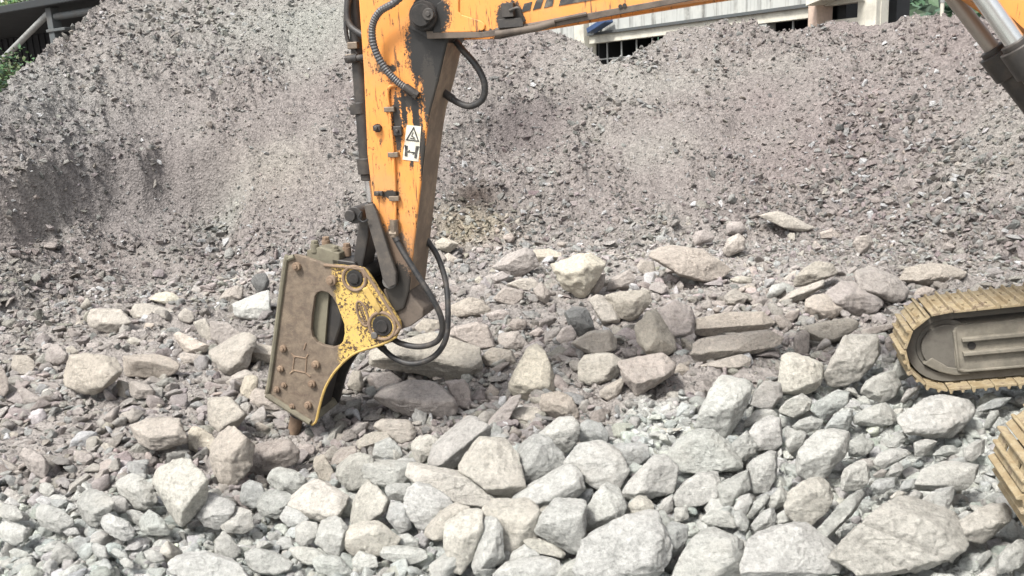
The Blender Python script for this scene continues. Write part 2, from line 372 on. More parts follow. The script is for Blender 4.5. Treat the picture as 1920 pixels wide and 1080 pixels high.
def star(P, level, p, amp, seed, frame=np.eye(3), chips=0):
    """weathered block: convex hull of P with worn edges and a rough broken skin"""
    c = (P.max(0) + P.min(0)) / 2; Q = (P - c) @ frame.T
    m = (Q.max(0) + Q.min(0)) / 2; e = np.maximum((Q.max(0) - Q.min(0)) / 2, 1e-4); Q = (Q - m) / e
    V, T = hull_tris(Q); n = np.cross(V[T[:, 1]] - V[T[:, 0]], V[T[:, 2]] - V[T[:, 0]]); L = np.linalg.norm(n, axis=1); ok = L > 1e-9
    n = n[ok] / L[ok][:, None]; h = (n * V[T[ok][:, 0]]).sum(1); s = np.sign(h); n = n * s[:, None]; h = np.maximum(np.abs(h), .05)
    kn, kh = [], []
    for i in np.argsort(-L[ok]):                                       # facets nearly in one plane count once
        if not kn or (np.array(kn) @ n[i]).max() < .985: kn.append(n[i]); kh.append(h[i])
    n, h = np.array(kn), np.array(kh)
    if chips:                                                          # corners knocked off
        rg = np.random.default_rng(seed + 77); cn = rg.normal(size=(chips, 3)); cn /= np.linalg.norm(cn, axis=1)[:, None]
        n = np.vstack([n, cn]); h = np.concatenate([h, (cn @ Q.T).max(1) * rg.uniform(.76, .93, chips)])
    S, F = ico(level); g = np.maximum(S @ n.T, 0) / h; r = (g ** p).sum(1) ** (-1 / p)
    W = (S * r[:, None] * e + m) @ frame + c; size = float(np.sort(e)[0] * .5 + np.sort(e)[1] * .5)
    d = W - (m @ frame + c); d /= np.linalg.norm(d, axis=1)[:, None]
    q = W + seed * 7.31
    k = amp * size * (.3 * vnoise(q / (size * .8), seed) + .42 * (1 - 2 * np.abs(vnoise(q / (size * .42), seed + 1))) + .24 * (1 - 2 * np.abs(vnoise(q / (size * .2), seed + 2))) + .2 * vnoise(q / (size * .09), seed + 3) + .1 * vnoise(q / (size * .045), seed + 4))
    t = vnoise(q / (size * .55), seed + 9) * 2.6; fl = np.floor(t); k = k + amp * size * .75 * (fl + sstep(.8, 1, t - fl) - t) / 2.6   # broken ledges
    return W + d * k[:, None], F
VAR = []
for i in range(26):
    n = RNG.integers(9, 14); P = RNG.normal(size=(n, 3)); P /= np.linalg.norm(P, axis=1)[:, None]; P *= RNG.uniform(.75, 1.1, (n, 1))
    P *= (1, RNG.uniform(.6, .95), RNG.uniform(.3, .7)); VAR.append(hull_tris(P))
VARR = []
for i in range(14):
    n = RNG.integers(9, 15); P = RNG.normal(size=(n, 3)); P /= np.linalg.norm(P, axis=1)[:, None]; P *= (1, RNG.uniform(.65, .95), RNG.uniform(.5, .8)); VARR.append(star(P, 3, 45, .15, 300 + i, chips=3))
def rand_rot(n, tilt):
    a = RNG.uniform(0, 2 * math.pi, n); b = RNG.normal(0, tilt, n); c = RNG.normal(0, tilt, n)
    ca, sa, cb, sb, cc, sc = np.cos(a), np.sin(a), np.cos(b), np.sin(b), np.cos(c), np.sin(c); Z = np.zeros(n); O = np.ones(n)
    Rz = np.stack([ca, -sa, Z, sa, ca, Z, Z, Z, O], 1).reshape(n, 3, 3); Rx = np.stack([O, Z, Z, Z, cb, -sb, Z, sb, cb], 1).reshape(n, 3, 3); Ry = np.stack([cc, Z, sc, Z, O, Z, -sc, Z, cc], 1).reshape(n, 3, 3)
    return Ry @ Rx @ Rz
def scatter(name, x, y, r, lift, cols, variants, tilt, smooth, mat):
    n = len(x); z = HF(x, y) + lift; R = rand_rot(n, tilt); w = RNG.integers(0, len(variants), n); VV, TT, CC = [], [], []; off = 0
    for k, (V, T) in enumerate(variants):
        i = np.where(w == k)[0]
        if not len(i): continue
        P = np.einsum('nij,vj->nvi', R[i], V) * r[i][:, None, None] + np.stack([x[i], y[i], z[i]], 1)[:, None, :]
        VV.append(P.reshape(-1, 3)); TT.append((T[None] + (np.arange(len(i)) * len(V))[:, None, None]).reshape(-1, 3) + off); CC.append(np.repeat(cols[i], len(V), 0)); off += len(i) * len(V)
    o = fast_mesh(name, np.concatenate(VV), np.concatenate(TT), mat, np.concatenate(CC), smooth); tag(o, kind='stuff'); return o
def tone(x, y, spread):
    c, k = zone(x, y); n = len(x); c = c * RNG.uniform(1 - spread * .9, 1 + spread * 1.35, (n, 1)) * (1 + RNG.normal(0, .025, (n, 3)))
    lum = c.mean(1, keepdims=True); g = RNG.random((n, 1)); c = np.where(g < .25, c * .4 + lum * .6 * np.array((.96, 1.02, .99)), c)
    c = np.where(g > .95, np.maximum(c * 1.3, .45), c); return np.clip(c, .05, .7)
# fine debris lying all over the slope of the heap
n = 66000; az = RNG.uniform(math.radians(-38), math.radians(38), n); fd = np.interp(az, FA, FD)
d = fd - 1.2 + RNG.random(n) ** 1.15 * 9.0; x, y = d * np.sin(az), d * np.cos(az)
m = rough(x, y)[1]; px, py = to_px(np.stack([x, y, H0(x, y)], 1))
coarse = np.exp(-((px - 1700) / 230) ** 2 - ((py - 340) / 130) ** 2) + .8 * np.exp(-((px - 330) / 230) ** 2 - ((py - 30) / 70) ** 2) + .7 * np.exp(-((px - 1180) / 150) ** 2 - ((py - 100) / 40) ** 2) + .55 * np.exp(-((px - 420) / 120) ** 2 - ((py - 450) / 80) ** 2) + .5 * np.exp(-((px - 1050) / 120) ** 2 - ((py - 430) / 50) ** 2)
keep = RNG.random(n) < np.clip(.62 + .35 * m + coarse, 0, 1); x, y, m, coarse = x[keep], y[keep], m[keep], coarse[keep]; n = len(x)
r = np.exp(RNG.normal(math.log(.0165), .5, n)) * (.9 + .75 * m + 2.1 * coarse * RNG.random(n) ** .7); r = np.clip(r, .008, .095)
big = RNG.random(n) < .004; r[big] = RNG.uniform(.05, .10, big.sum())
scatter('gravel', x, y, r, r * .2, tone(x, y, .42), VAR, .65, False, M_STONE)
# chips between the broken slabs in front of the heap
n = 26000; az = RNG.uniform(math.radians(-37), math.radians(37), n); bd = np.interp(az, BA, BD); fd = np.interp(az, FA, FD)
d = bd - .3 + RNG.random(n) * (fd + .8 - bd); x, y = d * np.sin(az), d * np.cos(az)
keep = RNG.random(n) < .25 + .75 * sstep(-.3, .3, vnoise2(x * 1.7, y * 1.7, 51)); x, y = x[keep], y[keep]; n = len(x)
r = np.clip(np.exp(RNG.normal(math.log(.016), .65, n)), .006, .075)
scatter('rubble', x, y, r, r * .2, tone(x, y, .3), VAR, .6, False, M_STONE)
# broken lumps and flakes among the slabs
VARS = []
for i in range(16):
    n = RNG.integers(8, 13); P = RNG.normal(size=(n, 3)); P /= np.linalg.norm(P, axis=1)[:, None]; P *= (1, RNG.uniform(.5, .9), RNG.uniform(.3, .65)); VARS.append(star(P, 3, 90, .13, 500 + i, chips=2))
n = 10500; az = RNG.uniform(math.radians(-37), math.radians(37), n); bd = np.interp(az, BA, BD); fd = np.interp(az, FA, FD)
d = bd - .2 + RNG.random(n) ** 1.2 * (fd + 1.0 - bd); x, y = d * np.sin(az), d * np.cos(az)
px, py = to_px(np.stack([x, y, H0(x, y)], 1)); bare = np.exp(-((px - 1170) / 110) ** 2 - ((py - 745) / 45) ** 2) + np.exp(-((px - 50) / 110) ** 2 - ((py - 850) / 40) ** 2) + .7 * np.exp(-((px - 330) / 60) ** 2 - ((py - 730) / 35) ** 2)
keep = RNG.random(n) < (1 - np.clip(bare * 1.3, 0, .95)) * (.12 + .88 * sstep(-.25, .35, vnoise2(x * 1.3 + 3, y * 1.3, 53))); x, y = x[keep], y[keep]; n = len(x)
r = np.clip(np.exp(RNG.normal(math.log(.055), .42, n)), .024, .14)
scatter('debris', x, y, r, r * .15, tone(x, y, .17) * 1.28, VARS, .55, True, M_STONE)
# pale rounded stones filling in under the big blocks by the camera
n = 9000; az = RNG.uniform(math.radians(-40), math.radians(40), n); bd = np.interp(az, BA, BD); d = 2.7 + RNG.random(n) ** .8 * (bd - 2.6); x, y = d * np.sin(az), d * np.cos(az)
r = np.clip(np.exp(RNG.normal(math.log(.040), .5, n)), .012, .10)
scatter('pebbles', x, y, r, RNG.uniform(-.02, .03, n), tone(x, y, .18) * 1.15, VARR, .7, True, M_STONE)

# ------------------------------------------------------------------ buildings behind the heap
def frame_px(O, rz):
    e = np.array([math.cos(rz), math.sin(rz), 0]); k = np.array([-math.sin(rz), math.cos(rz), 0])
    def g(px, py, yl=0.0):
        dd = ray(px, py); t = (yl - (CAM - O) @ k) / (dd @ k); P = CAM + t * dd - O; return float(P @ e), float(P[2])
    return g
def mat_concrete():
    m, t, b = new_mat('weathered concrete'); N = NT(t); co = N.obj()
    st = N.noise(N.vscale(co, (2.6, 2.6, .16)), 1.6, 6, .7); n1 = N.noise(co, 3, 6, .65)
    c = N.mix(N.ramp(st, .47, .66), (.40, .41, .39), (.13, .13, .12)); c = N.mix(N.math('MULTIPLY', N.ramp(n1, .45, .7), .5), c, (.50, .50, .46))
    N.l(c, b.inputs['Base Color']); b.inputs['Roughness'].default_value = .9; N.l(N.bump(n1, .3, .02), b.inputs['Normal']); return m
M_CONC = mat_concrete()
M_CREAM = mat_plain('cream painted wall', (.58, .56, .48), .8, 0, (.30, .28, .24), .6, 2.5)
M_PINKC = mat_plain('faded pink plaster', (.55, .42, .34), .85, 0, (.30, .25, .2), .5, 4)
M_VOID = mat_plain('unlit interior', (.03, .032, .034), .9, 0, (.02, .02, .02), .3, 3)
M_BAR = mat_plain('dull window bars', (.30, .31, .30), .6, .2, (.15, .14, .13), .5, 8)
M_BLUE = mat_plain('dark blue sheet', (.045, .08, .17), .5, 0, (.03, .035, .05), .5, 6)
M_STEEL = mat_plain('grey painted steel', (.085, .095, .098), .6, .1, (.10, .09, .08), .6, 4)
BO = np.array([2.25, 24.0, 0]); BRZ = math.radians(-57.2); bp = frame_px(BO, BRZ)
bld = tag(empty('concrete_building', BO, BRZ), 'stained grey concrete building with dark barred windows behind the rubble heap', 'building')
zl = (bp(1106, 61)[1] + bp(1524, 14)[1]) / 2; zw = zl - .24
S = lambda px, y=None: bp(px, 40)[0]
s0, s1, s2, s3, s4, sE = S(1104), S(1278), S(1437), S(1524), S(1545), S(1650)
MB().box((s0, 0, zl), (s3 + .02, .35, 7.5)).out('wall', M_CONC, bld, None)
q = MB().box((s0 + .02, -.02, zw), (s3, .3, zl - .035)); q.out('lintel', M_CREAM, bld, None)
MB().box((s0 + .02, -.1, zl - .035), (s3, .0, zl + .03)).out('ledge', M_STEEL, bld, None)
q = MB().box((s0 + .02, .004, -.3), (s3, .3, zw - 1.5)); q.box((s1, .004, zw - 1.5), (s2, .3, zw)); q.out('lower_wall', M_CONC, bld, None)
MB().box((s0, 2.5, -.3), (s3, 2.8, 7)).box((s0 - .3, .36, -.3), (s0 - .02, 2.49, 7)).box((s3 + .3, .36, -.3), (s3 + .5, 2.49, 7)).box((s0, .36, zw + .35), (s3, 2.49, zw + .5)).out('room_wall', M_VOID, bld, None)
for (a, b) in ((s0, s1), (s2, s3)):
    q = MB(); k = max(2, int(round((b - a) / .62)))
    for i in range(1, k): q.box((a + (b - a) * i / k - .018, .12, zw - 1.5), (a + (b - a) * i / k + .018, .15, zw))
    for zz in (zw - .42, zw - .95): q.box((a, .155, zz - .018), (b, .185, zz + .018))
    q.out('window', M_BAR, bld, None)
MB().box((S(1083), -.14, -.3), (S(1101), .3, 7.6)).out('pillar', M_CREAM, bld, None, .02)
MB().box((S(940), .5, -.3), (S(1083) - .01, .8, 7.4)).out('side_wall', M_CONC, bld, None)
MB().box((s3 + .03, -.2, -.3), (s4 - .02, .3, 6)).out('pier', M_PINKC, bld, None, .02)
zc = bp(1590, 8)[1]
MB().box((s4, 0, zc + .02), (sE, .25, 7)).box((s4, .02, -.3), (sE, .25, zc - .26)).box((S(1606), .021, zc - .26), (sE, .25, zc + .02)).out('cladding', M_CREAM, bld, None)
MB().box((s4, 1.2, zc - 1), (S(1610), 1.3, zc + .5)).out('unlit_backing', M_VOID, bld, None)  # near-black sheet paints the unlit inside of the opening
MB().prism([(s4 - .05, zc + .03), (s4 - .05, zc + .16), (S(1622), zc + .36), (S(1622), zc + .25)], -.5, -.02).out('awning', M_CREAM, bld, None)
MB().box((S(1627), -.12, -.3), (S(1649), .26, 6.5)).out('corner_post', M_CREAM, bld, None, .02)
p0, p1 = bp(1108, 58, -.25), bp(1141, 37, -.25); a = math.atan2(p1[1] - p0[1], p1[0] - p0[0]); L = math.hypot(p1[0] - p0[0], p1[1] - p0[1])
pan = empty('blue_panel', BO, BRZ); tag(pan, 'narrow dark blue panel jutting out of the concrete wall beside the cream pillar', 'panel')
Mx = Matrix.Translation((p0[0], -.25, p0[1])) @ Matrix.Rotation(-a, 4, 'Y')
MB().box((0, -.15, -.07), (L, .15, .07), Mx).out('board', M_BLUE, pan, None, .02)
MB().cyl((p0[0] - .1, -.2, p0[1] - .05), (p0[0] + .15, .01, p0[1] + .05), .03).out('bracket', M_BAR, pan)

LO = CAM + 18 * ray(100, 50); LO[2] = 0; LRZ = math.radians(-33); lp = frame_px(LO, LRZ)
M_ROOF = mat_plain('dark roof sheet', (.022, .026, .028), .8, 0, (.03, .03, .03), .5, 2)
shed = tag(empty('open_shed', LO, LRZ), 'dark open sided shed with steel posts beside the rubble heap', 'shed')
zr = (lp(0, 30)[1] + lp(190, -2)[1]) / 2; L0, L1 = lp(-260, 60)[0], lp(212, 0)[0]
MB().box((L0, -.25, zr), (L1, 6, zr + .16)).out('roof', M_ROOF, shed, None, .02)
c = lp(103, 50)[0]
MB().box((c - .10, -.1, -.3), (c + .10, .1, zr - .01)).box((c - .14, -.13, lp(103, 58)[1] - .03), (c + .55, .13, lp(103, 58)[1] + .03)).out('post', M_STEEL, shed, None, .01)
pz = lp(94, 24); pe = lp(-60, 178); MB().cyl((pz[0], -.02, pz[1]), (pe[0], -.02, pe[1]), .065).out('brace', M_BAR, shed)
pz = lp(112, 24); MB().cyl((c + .1, 0, zr - .2), (L1, 0, zr - .2), .075).out('beam', M_STEEL, shed)
q = MB()
for i in range(60): q.box((L0 + i * .16, 3 + .03 * (i % 2), -.3), (L0 + (i + 1) * .16, 3.1 + .03 * (i % 2), zr - .01))
q.out('back_wall', mat_plain('dark corrugated sheet', (.022, .025, .03), .8, 0, (.015, .015, .015), .5, 2), shed, None)
q = MB(); c2 = lp(-190, 60)[0]; q.box((c2 - .1, -.1, -.3), (c2 + .1, .1, zr - .01)); q.out('post', M_STEEL, shed, None, .01)

def leaves(name, P, size, mat, cols):
    n = len(P); V = np.array([(-.5, 0, 0), (0, -.28, .06), (.5, 0, 0), (0, .28, .06)]); R = rand_rot(n, 1.0); s = size * RNG.uniform(.6, 1.3, n)
    X = np.einsum('nij,vj->nvi', R, V) * s[:, None, None] + P[:, None, :]; T = np.arange(n * 4).reshape(n, 4)
    return fast_mesh(name, X.reshape(-1, 3), T, mat, np.repeat(cols, 4, 0))
def mat_leaf():
    m, t, b = new_mat('leaf'); N = NT(t); a = N.n('ShaderNodeVertexColor', layer_name='albedo').outputs[0]; N.l(a, b.inputs['Base Color']); b.inputs['Roughness'].default_value = .7; return m
M_LEAF = mat_leaf()
# wooded hillside far behind
ha = np.radians(np.linspace(-60, 60, 121)); hd = np.linspace(0, 1, 14); HA, HD = np.meshgrid(ha, hd); dd = 42 + 40 * HD
hz = -1 + 17 * np.sin(HD * math.pi / 2) + 1.6 * vnoise2(HA * 14, HD * 5, 61); hx, hy = dd * np.sin(HA), dd * np.cos(HA); i = np.arange(121 * 14).reshape(14, 121)
Q = np.stack([i[:-1, :-1].ravel(), i[:-1, 1:].ravel(), i[1:, 1:].ravel(), i[1:, :-1].ravel()], 1)[:, ::-1]
o = fast_mesh('hillside', np.stack([hx.ravel(), hy.ravel(), hz.ravel()], 1), Q, mat_plain('hillside soil', (.03, .05, .03), .95, 0, (.02, .03, .02), .5, .5), None, True); tag(o, kind='structure')
n = 26000; a = RNG.uniform(-.95, .95, n); h = RNG.random(n) ** 1.3; dd = 42 + 40 * h; lx, ly = dd * np.sin(a), dd * np.cos(a)
cl = vnoise2(lx * .33, ly * .33, 62); lz = -1 + 17 * np.sin(h * math.pi / 2) + 1.6 * vnoise2(a * 14, h * 5, 61) + (1.3 + 1.6 * cl) * RNG.random(n) ** .6
g = np.stack([.045 + .02 * RNG.random(n), .085 + .03 * RNG.random(n), .05 + .02 * RNG.random(n)], 1) * (1 + .35 * vnoise2(lx * .2, ly * .2, 63))[:, None]
tag(leaves('forest', np.stack([lx, ly, lz], 1), .75, M_LEAF, g), kind='stuff')
# bush under the brace and creeper on the shed roof
P0 = CAM + 15.5 * ray(2, 152); n = 900; B = RNG.normal(size=(n, 3)) * (.3, .3, .2); B[:, 2] += .1; zb = H0(np.array([P0[0]]), np.array([P0[1]]))[0]
bush = tag(empty('bush', (P0[0], P0[1], zb)), 'small dark green bush below the shed brace at the foot of the heap', 'bush')
lo = leaves('foliage', B + (0, 0, P0[2] - zb), .09, M_LEAF, np.stack([.05 + .05 * RNG.random(n), .09 + .07 * RNG.random(n), .04 + .03 * RNG.random(n)], 1)); lo.parent = bush
q = MB()
for k in range(7): e = RNG.normal(size=3) * (.22, .22, .1); q.tube([(0, 0, -.05), (e[0] * .4, e[1] * .4, (P0[2] - zb) * .5), (e[0], e[1], P0[2] - zb + e[2])], .008, 5, 4)
q.out('stem', mat_plain('twig', (.10, .08, .05)), bush)
n = 1500; lx = RNG.uniform(L0, L1, n); ly = RNG.exponential(.35, n) - .22; lz = zr + .18 + RNG.random(n) * .14 * (1 + vnoise2(lx * 2, ly * 0 + 1, 71)); e = np.array([math.cos(LRZ), math.sin(LRZ)]); k = np.array([-math.sin(LRZ), math.cos(LRZ)])
P = np.stack([LO[0] + lx * e[0] + ly * k[0], LO[1] + lx * e[1] + ly * k[1], lz], 1); wt = (RNG.random(n) < .22)[:, None]
tag(leaves('creeper', P, .11, M_LEAF, np.where(wt, np.array([(.6, .6, .55)]), np.stack([.08 + .08 * RNG.random(n), .16 + .1 * RNG.random(n), .06 + .03 * RNG.random(n)], 1))), kind='stuff')
P0 = CAM + 15.6 * ray(1766, 24); pole = tag(empty('marker_post', (P0[0], P0[1], -.3)), 'short pale post standing behind the crest of the heap near the boom cylinder', 'post')
zt = (CAM + 15.6 * ray(1766, 3))[2]; MB().cyl((0, 0, 0), (0, 0, zt + .3), .035).out('shaft', M_CREAM, pole); MB().cyl((0, 0, zt + .28), (0, 0, zt + .34), .045).out('cap', M_BAR, pole)
# ------------------------------------------------------------------ excavator
EX = tag(empty('excavator', M0, -_a), 'orange tracked excavator with a rock breaker on its arm standing on rubble', 'excavator')
def V3(px, py, yl): x, z = ML(px, py, yl); return (x, yl, z)
def B3(px, py, yl, rx, rz, col, wob=.9, ry=9.0): x, z = ML(px, py, yl); return ((x, yl, z), (rx / 290, ry, rz / 290), col, wob)
BLK, GRS, MUD = (.014, .013, .012), (.03, .026, .022), (.15, .105, .075)
M_STICK = mat_paint('worn orange paint of the arm', [B3(812, 95, -.16, 52, 78, BLK), B3(806, 175, -.16, 16, 60, GRS, 1.6), B3(768, 190, -.16, 26, 18, GRS, 2.6), B3(745, 230, -.16, 9, 50, GRS, 1.3), B3(735, 365, -.16, 18, 9, GRS, .9), B3(708, 240, -.16, 10, 8, BLK, .8), B3(726, 130, -.16, 20, 8, GRS, 1.4), B3(780, 220, -.16, 7, 45, BLK, 1.3), B3(757, 200, -.16, 6, 36, BLK, 1.4), B3(797, 340, -.16, 8, 120, GRS, 1.3),
                     B3(738, 480, -.16, 34, 60, MUD, 1.2), B3(730, 545, -.16, 60, 60, GRS, .8)], (ML(745, 560, -.16)[1], ML(760, 400, -.16)[1]))
M_BOOM = mat_paint('worn orange paint of the boom', [B3(800, 30, -.2, 46, 46, BLK, .8), B3(955, 35, -.2, 24, 28, GRS, 1.0), B3(940, 66, -.2, 50, 12, GRS, .9)], None, .67)
M_DUSTY = mat_plain('greasy dusty plate', (.12, .095, .075), .75, 0, (.05, .04, .035), .7, 7)
M_DARK = mat_plain('greasy dark steel', (.045, .042, .040), .5, .3, (.10, .085, .07), .5, 9)
M_BLACK = mat_plain('black grease', (.016, .015, .014), .85, 0, (.06, .05, .045), .5, 14)
M_LINK = mat_plain('greasy grey link', (.07, .062, .055), .7, .1, (.15, .125, .10), .5, 9)
M_GREY = mat_plain('worn grey steel', (.12, .115, .11), .55, .2, (.20, .165, .13), .6, 10)
M_HOSE = mat_plain('black rubber hose', (.022, .022, .023), .55, 0, (.10, .085, .07), .5, 14)
M_COIL = mat_plain('grey spiral hose guard', (.075, .075, .078), .5, 0, (.14, .12, .10), .4, 16)
M_CHROME = mat_plain('polished rod', (.72, .73, .72), .22, .9, (.5, .5, .48), .3, 5, .05)
M_ROD2 = mat_plain('dusty rod', (.34, .31, .28), .45, .4, (.42, .37, .31), .6, 5, .1)
M_WHITE = mat_plain('dusty white label', (.60, .58, .50), .6, 0, (.36, .29, .19), .6, 14, .1)
M_INK = mat_plain('black print', (.03, .03, .03), .6, 0, (.22, .20, .16), .5, 20, .1)
M_FIT = mat_plain('dull fitting', (.20, .16, .12), .5, .4, (.08, .06, .05), .5, 20)
# --- stick
SY = .16
stick = MLs([(700, -150), (770, -165), (834, -40), (850, 40), (838, 80), (822, 150), (807, 205), (801, 240), (794, 300), (783, 400), (774, 480), (767, 545), (757, 580), (738, 588), (722, 545), (708, 480), (701, 400), (688, 290), (681, 130), (672, 0)], -SY)
so_ = MB().prism(stick, -SY, SY).out('stick', M_STICK, EX, None, .012)
# darker brown sheet on the back of the stick, the box's rear face
rear = [stick[i] for i in range(4, 12)]; q = MB()
for (x0, z0), (x1, z1) in zip(rear[:-1], rear[1:]): q.add([(x0 + .003, -SY + .012, z0), (x1 + .003, -SY + .012, z1), (x1 + .003, SY - .012, z1), (x0 + .003, SY - .012, z0), (x0 - .01, -SY + .012, z0), (x1 - .01, -SY + .012, z1), (x1 - .01, SY - .012, z1), (x0 - .01, SY - .012, z0)], [(0, 1, 2, 3), (4, 7, 6, 5), (0, 4, 5, 1), (1, 5, 6, 2), (2, 6, 7, 3), (3, 7, 4, 0)])
M_BACK = mat_plain('mottled brown plate', (.17, .125, .09), .85, 0, (.32, .24, .17), .7, 5)
q.out('rear_sheet', M_BACK, so_, None)
# weld seam, hard pipe, clamps on the side of the stick
q = MB(); pp = [V3(x, y, -SY - .016) for x, y in [(770, 168), (742, 160), (727, 172), (733, 230), (738, 300), (741, 380), (740, 432)]]
q.tube(pp, .011, 8, 6); q.out('hard_pipe', M_STICK, so_)
for (x, y) in ((731, 205), (738, 290), (740, 372)):
    c = V3(x, y, -SY - .015); MB().box((c[0] - .035, -SY - .034, c[2] - .016), (c[0] + .035, -SY - .002, c[2] + .016)).out('pipe_clamp', M_FIT, so_, None, .004)
for (x, y, w_, h_) in ((709, 240, .05, .035), (748, 245, .055, .06), (712, 362, .06, .03)):
    c = V3(x, y, -SY); MB().box((c[0] - w_ / 2, -SY - .03, c[2] - h_ / 2), (c[0] + w_ / 2, -SY - .002, c[2] + h_ / 2)).cyl((c[0], -SY - .045, c[2]), (c[0], -SY - .03, c[2]), .012).out('bracket', M_DARK, so_, None, .004)
# warning label
lab = MLs([(763, 234), (790, 237), (785, 303), (755, 299)], -SY); M_ = MB().prism(lab, -SY - .004, -SY - .001); lb = M_.out('warning_label', M_WHITE, so_, None)
def on_label(u, v):   # 0..1 across, 0..1 down
    a, b, c, d = [np.array(p) for p in lab]; return tuple((a * (1 - u) + b * u) * (1 - v) + (d * (1 - u) + c * u) * v)
q = MB()
def stroke(a, b, wd):
    a, b = np.array(on_label(*a)), np.array(on_label(*b)); d = (b - a) / np.linalg.norm(b - a); n_ = np.array((-d[1], d[0])) * wd / 2; a = a - d * wd * .4; b = b + d * wd * .4
    q.prism([tuple(a + n_), tuple(a - n_), tuple(b - n_), tuple(b + n_)], -SY - .0065, -SY - .0045)
for a, b in (((.5, .06), (.12, .42)), ((.12, .42), (.9, .42)), ((.9, .42), (.5, .06))): stroke(a, b, .008)
for a, b, wd in (((.5, .2), (.42, .3), .006), ((.42, .3), (.6, .33), .006), ((.35, .36), (.66, .37), .006), ((.16, .62), (.2, .86), .018), ((.84, .60), (.8, .88), .018), ((.3, .76), (.7, .76), .008), ((.3, .76), (.38, .71), .006), ((.7, .76), (.62, .81), .006), ((.08, .6), (.14, .66), .012), ((.92, .58), (.88, .66), .012)): stroke(a, b, wd)
q.out('pictogram', M_INK, lb, None)
# oil drip runs are in the paint; pivot lug at the lower end of the stick
MB().cyl(V3(731, 527, -SY - .03), V3(731, 527, -SY + .01), .05).cyl(V3(731, 527, -SY - .045), V3(731, 527, -SY - .03), .022).out('link_pin', M_GREY, so_)
foot = MLs([(722, 540), (768, 535), (779, 556), (798, 578), (797, 592), (775, 608), (748, 618), (735, 600)], -.1)
MB().prism(foot, -.14, .14).out('stick_foot', M_DUSTY, so_, None, .012)
# --- boom
BY = .205
bp_ = MLs([(768, 52), (775, 5), (800, -25), (850, -60)], -BY)
boom = [ML(800, 70, -BY), ML(905, 68, -BY), ML(960, 56, -BY), ML(1310, -2, -BY), (-2.1, 2.50), (-1.65, 2.515), (-1.38, 2.43), (-1.20, 2.29), (-1.085, 2.175), (-.55, 1.75), (-.12, 1.28), (.02, 1.25), (.12, 1.36), (.1, 1.48), (-.62, 2.25), (-1.05, 2.72), (-1.45, 2.94), (-2.1, 3.0), (-3.0, 2.86)] + bp_[::-1]
fork_cut = -3.98
main = [p for p in boom]
bo = MB().prism(boom, -BY, -BY + .05).prism(boom, BY - .05, BY)
bo.prism([(-4.02, ML(960, 60, -BY)[1] + .03), ML(1310, -6, -BY), (-2.1, 2.51), (-1.65, 2.525), (-1.38, 2.44), (-1.085, 2.185), (-.12, 1.3), (.09, 1.47), (-.62, 2.24), (-1.05, 2.71), (-1.45, 2.93), (-2.1, 2.99), (-3.0, 2.85), (-4.02, 2.70)], -BY + .048, BY - .048)
boom_o = bo.out('boom', M_BOOM, EX, None, .01)
MB().prism(MLs([(812, 62), (820, 8), (861, -20), (861, 22), (867, 28), (904, 40), (911, 46), (909, 55), (901, 60)], -BY), -BY - .014, -BY - .001).out('side_gusset', M_BOOM, boom_o, None, .006)
MB().prism(MLs([(800, 58), (905, 60), (975, 48), (1320, -14), (1320, -3), (975, 63), (905, 71), (802, 73)], -BY), -BY - .012, -BY - .002).out('lower_flange', M_DUSTY, boom_o, None, .004)
q = MB(); pc = V3(797, 30, -BY); q.cyl((pc[0], -BY - .05, pc[2]), (pc[0], BY + .05, pc[2]), .088, 28).cyl((pc[0], -BY - .075, pc[2]), (pc[0], -BY - .05, pc[2]), .068, 24); q.out('arm_pin_boss', M_BLACK, boom_o, 30, .006)
pc = V3(805, 27, -BY - .07); MB().cyl((pc[0], -BY - .095, pc[2]), (pc[0], -BY - .074, pc[2]), .036, 20).cyl((pc[0], -BY - .102, pc[2]), (pc[0], -BY - .095, pc[2]), .017, 6).out('pin_cap', M_DARK, boom_o, 30, .003)
q = MB()
for (a, b, z0, z1, y0, y1) in ((946, 966, 6, 34, .06, .0), (938, 984, 34, 54, .05, .0)):
    (xa, zb), (xb, zt) = ML(a, z1, -BY), ML(b, z0, -BY); q.box((xa, -BY - y0, zb), (xb, -BY + .002, zt))
q.tube([V3(955, 20, -BY - .06), V3(972, 15, -BY - .07), V3(978, 28, -BY - .06), V3(984, 40, -BY - .05)], .01, 8, 5); q.out('hose_clamp', M_DARK, boom_o, 40, .006)
q = MB(); q.tube([V3(930, 64, -BY - .03), V3(990, 55, -BY - .035), V3(1015, 50, -BY - .03), V3(1040, 42, -BY - .02)], .022, 10, 6); q.tube([V3(930, 56, -BY - .02), V3(1000, 46, -BY - .025), V3(1100, 26, -BY - .02)], .012, 8, 6); q.out('lower_pipe', M_DUSTY, boom_o)
for (a, b, c, d) in (((983, 7), (998, 3), (994, 19), (978, 23)), ((1006, 0), (1020, -5), (1014, 15), (999, 19)), ((1026, -5), (1040, -10), (1036, 11), (1020, 15))):
    MB().prism(MLs([a, b, c, d], -BY), -BY - .004, -BY - .0015).out('side_stripe', M_INK, boom_o, None)
MB().prism(MLs([(1056, -20), (1290, -62), (1290, -38), (1116, -1), (1048, 11)], -BY), -BY - .004, -BY - .0015).out('side_band', M_INK, boom_o, None)
for x, y in ((1171, 10), (1163, 12)): MB().cyl(V3(x, y, -BY - .02), V3(x, y, -BY), .012, 10).out('bolt', M_DARK, boom_o)
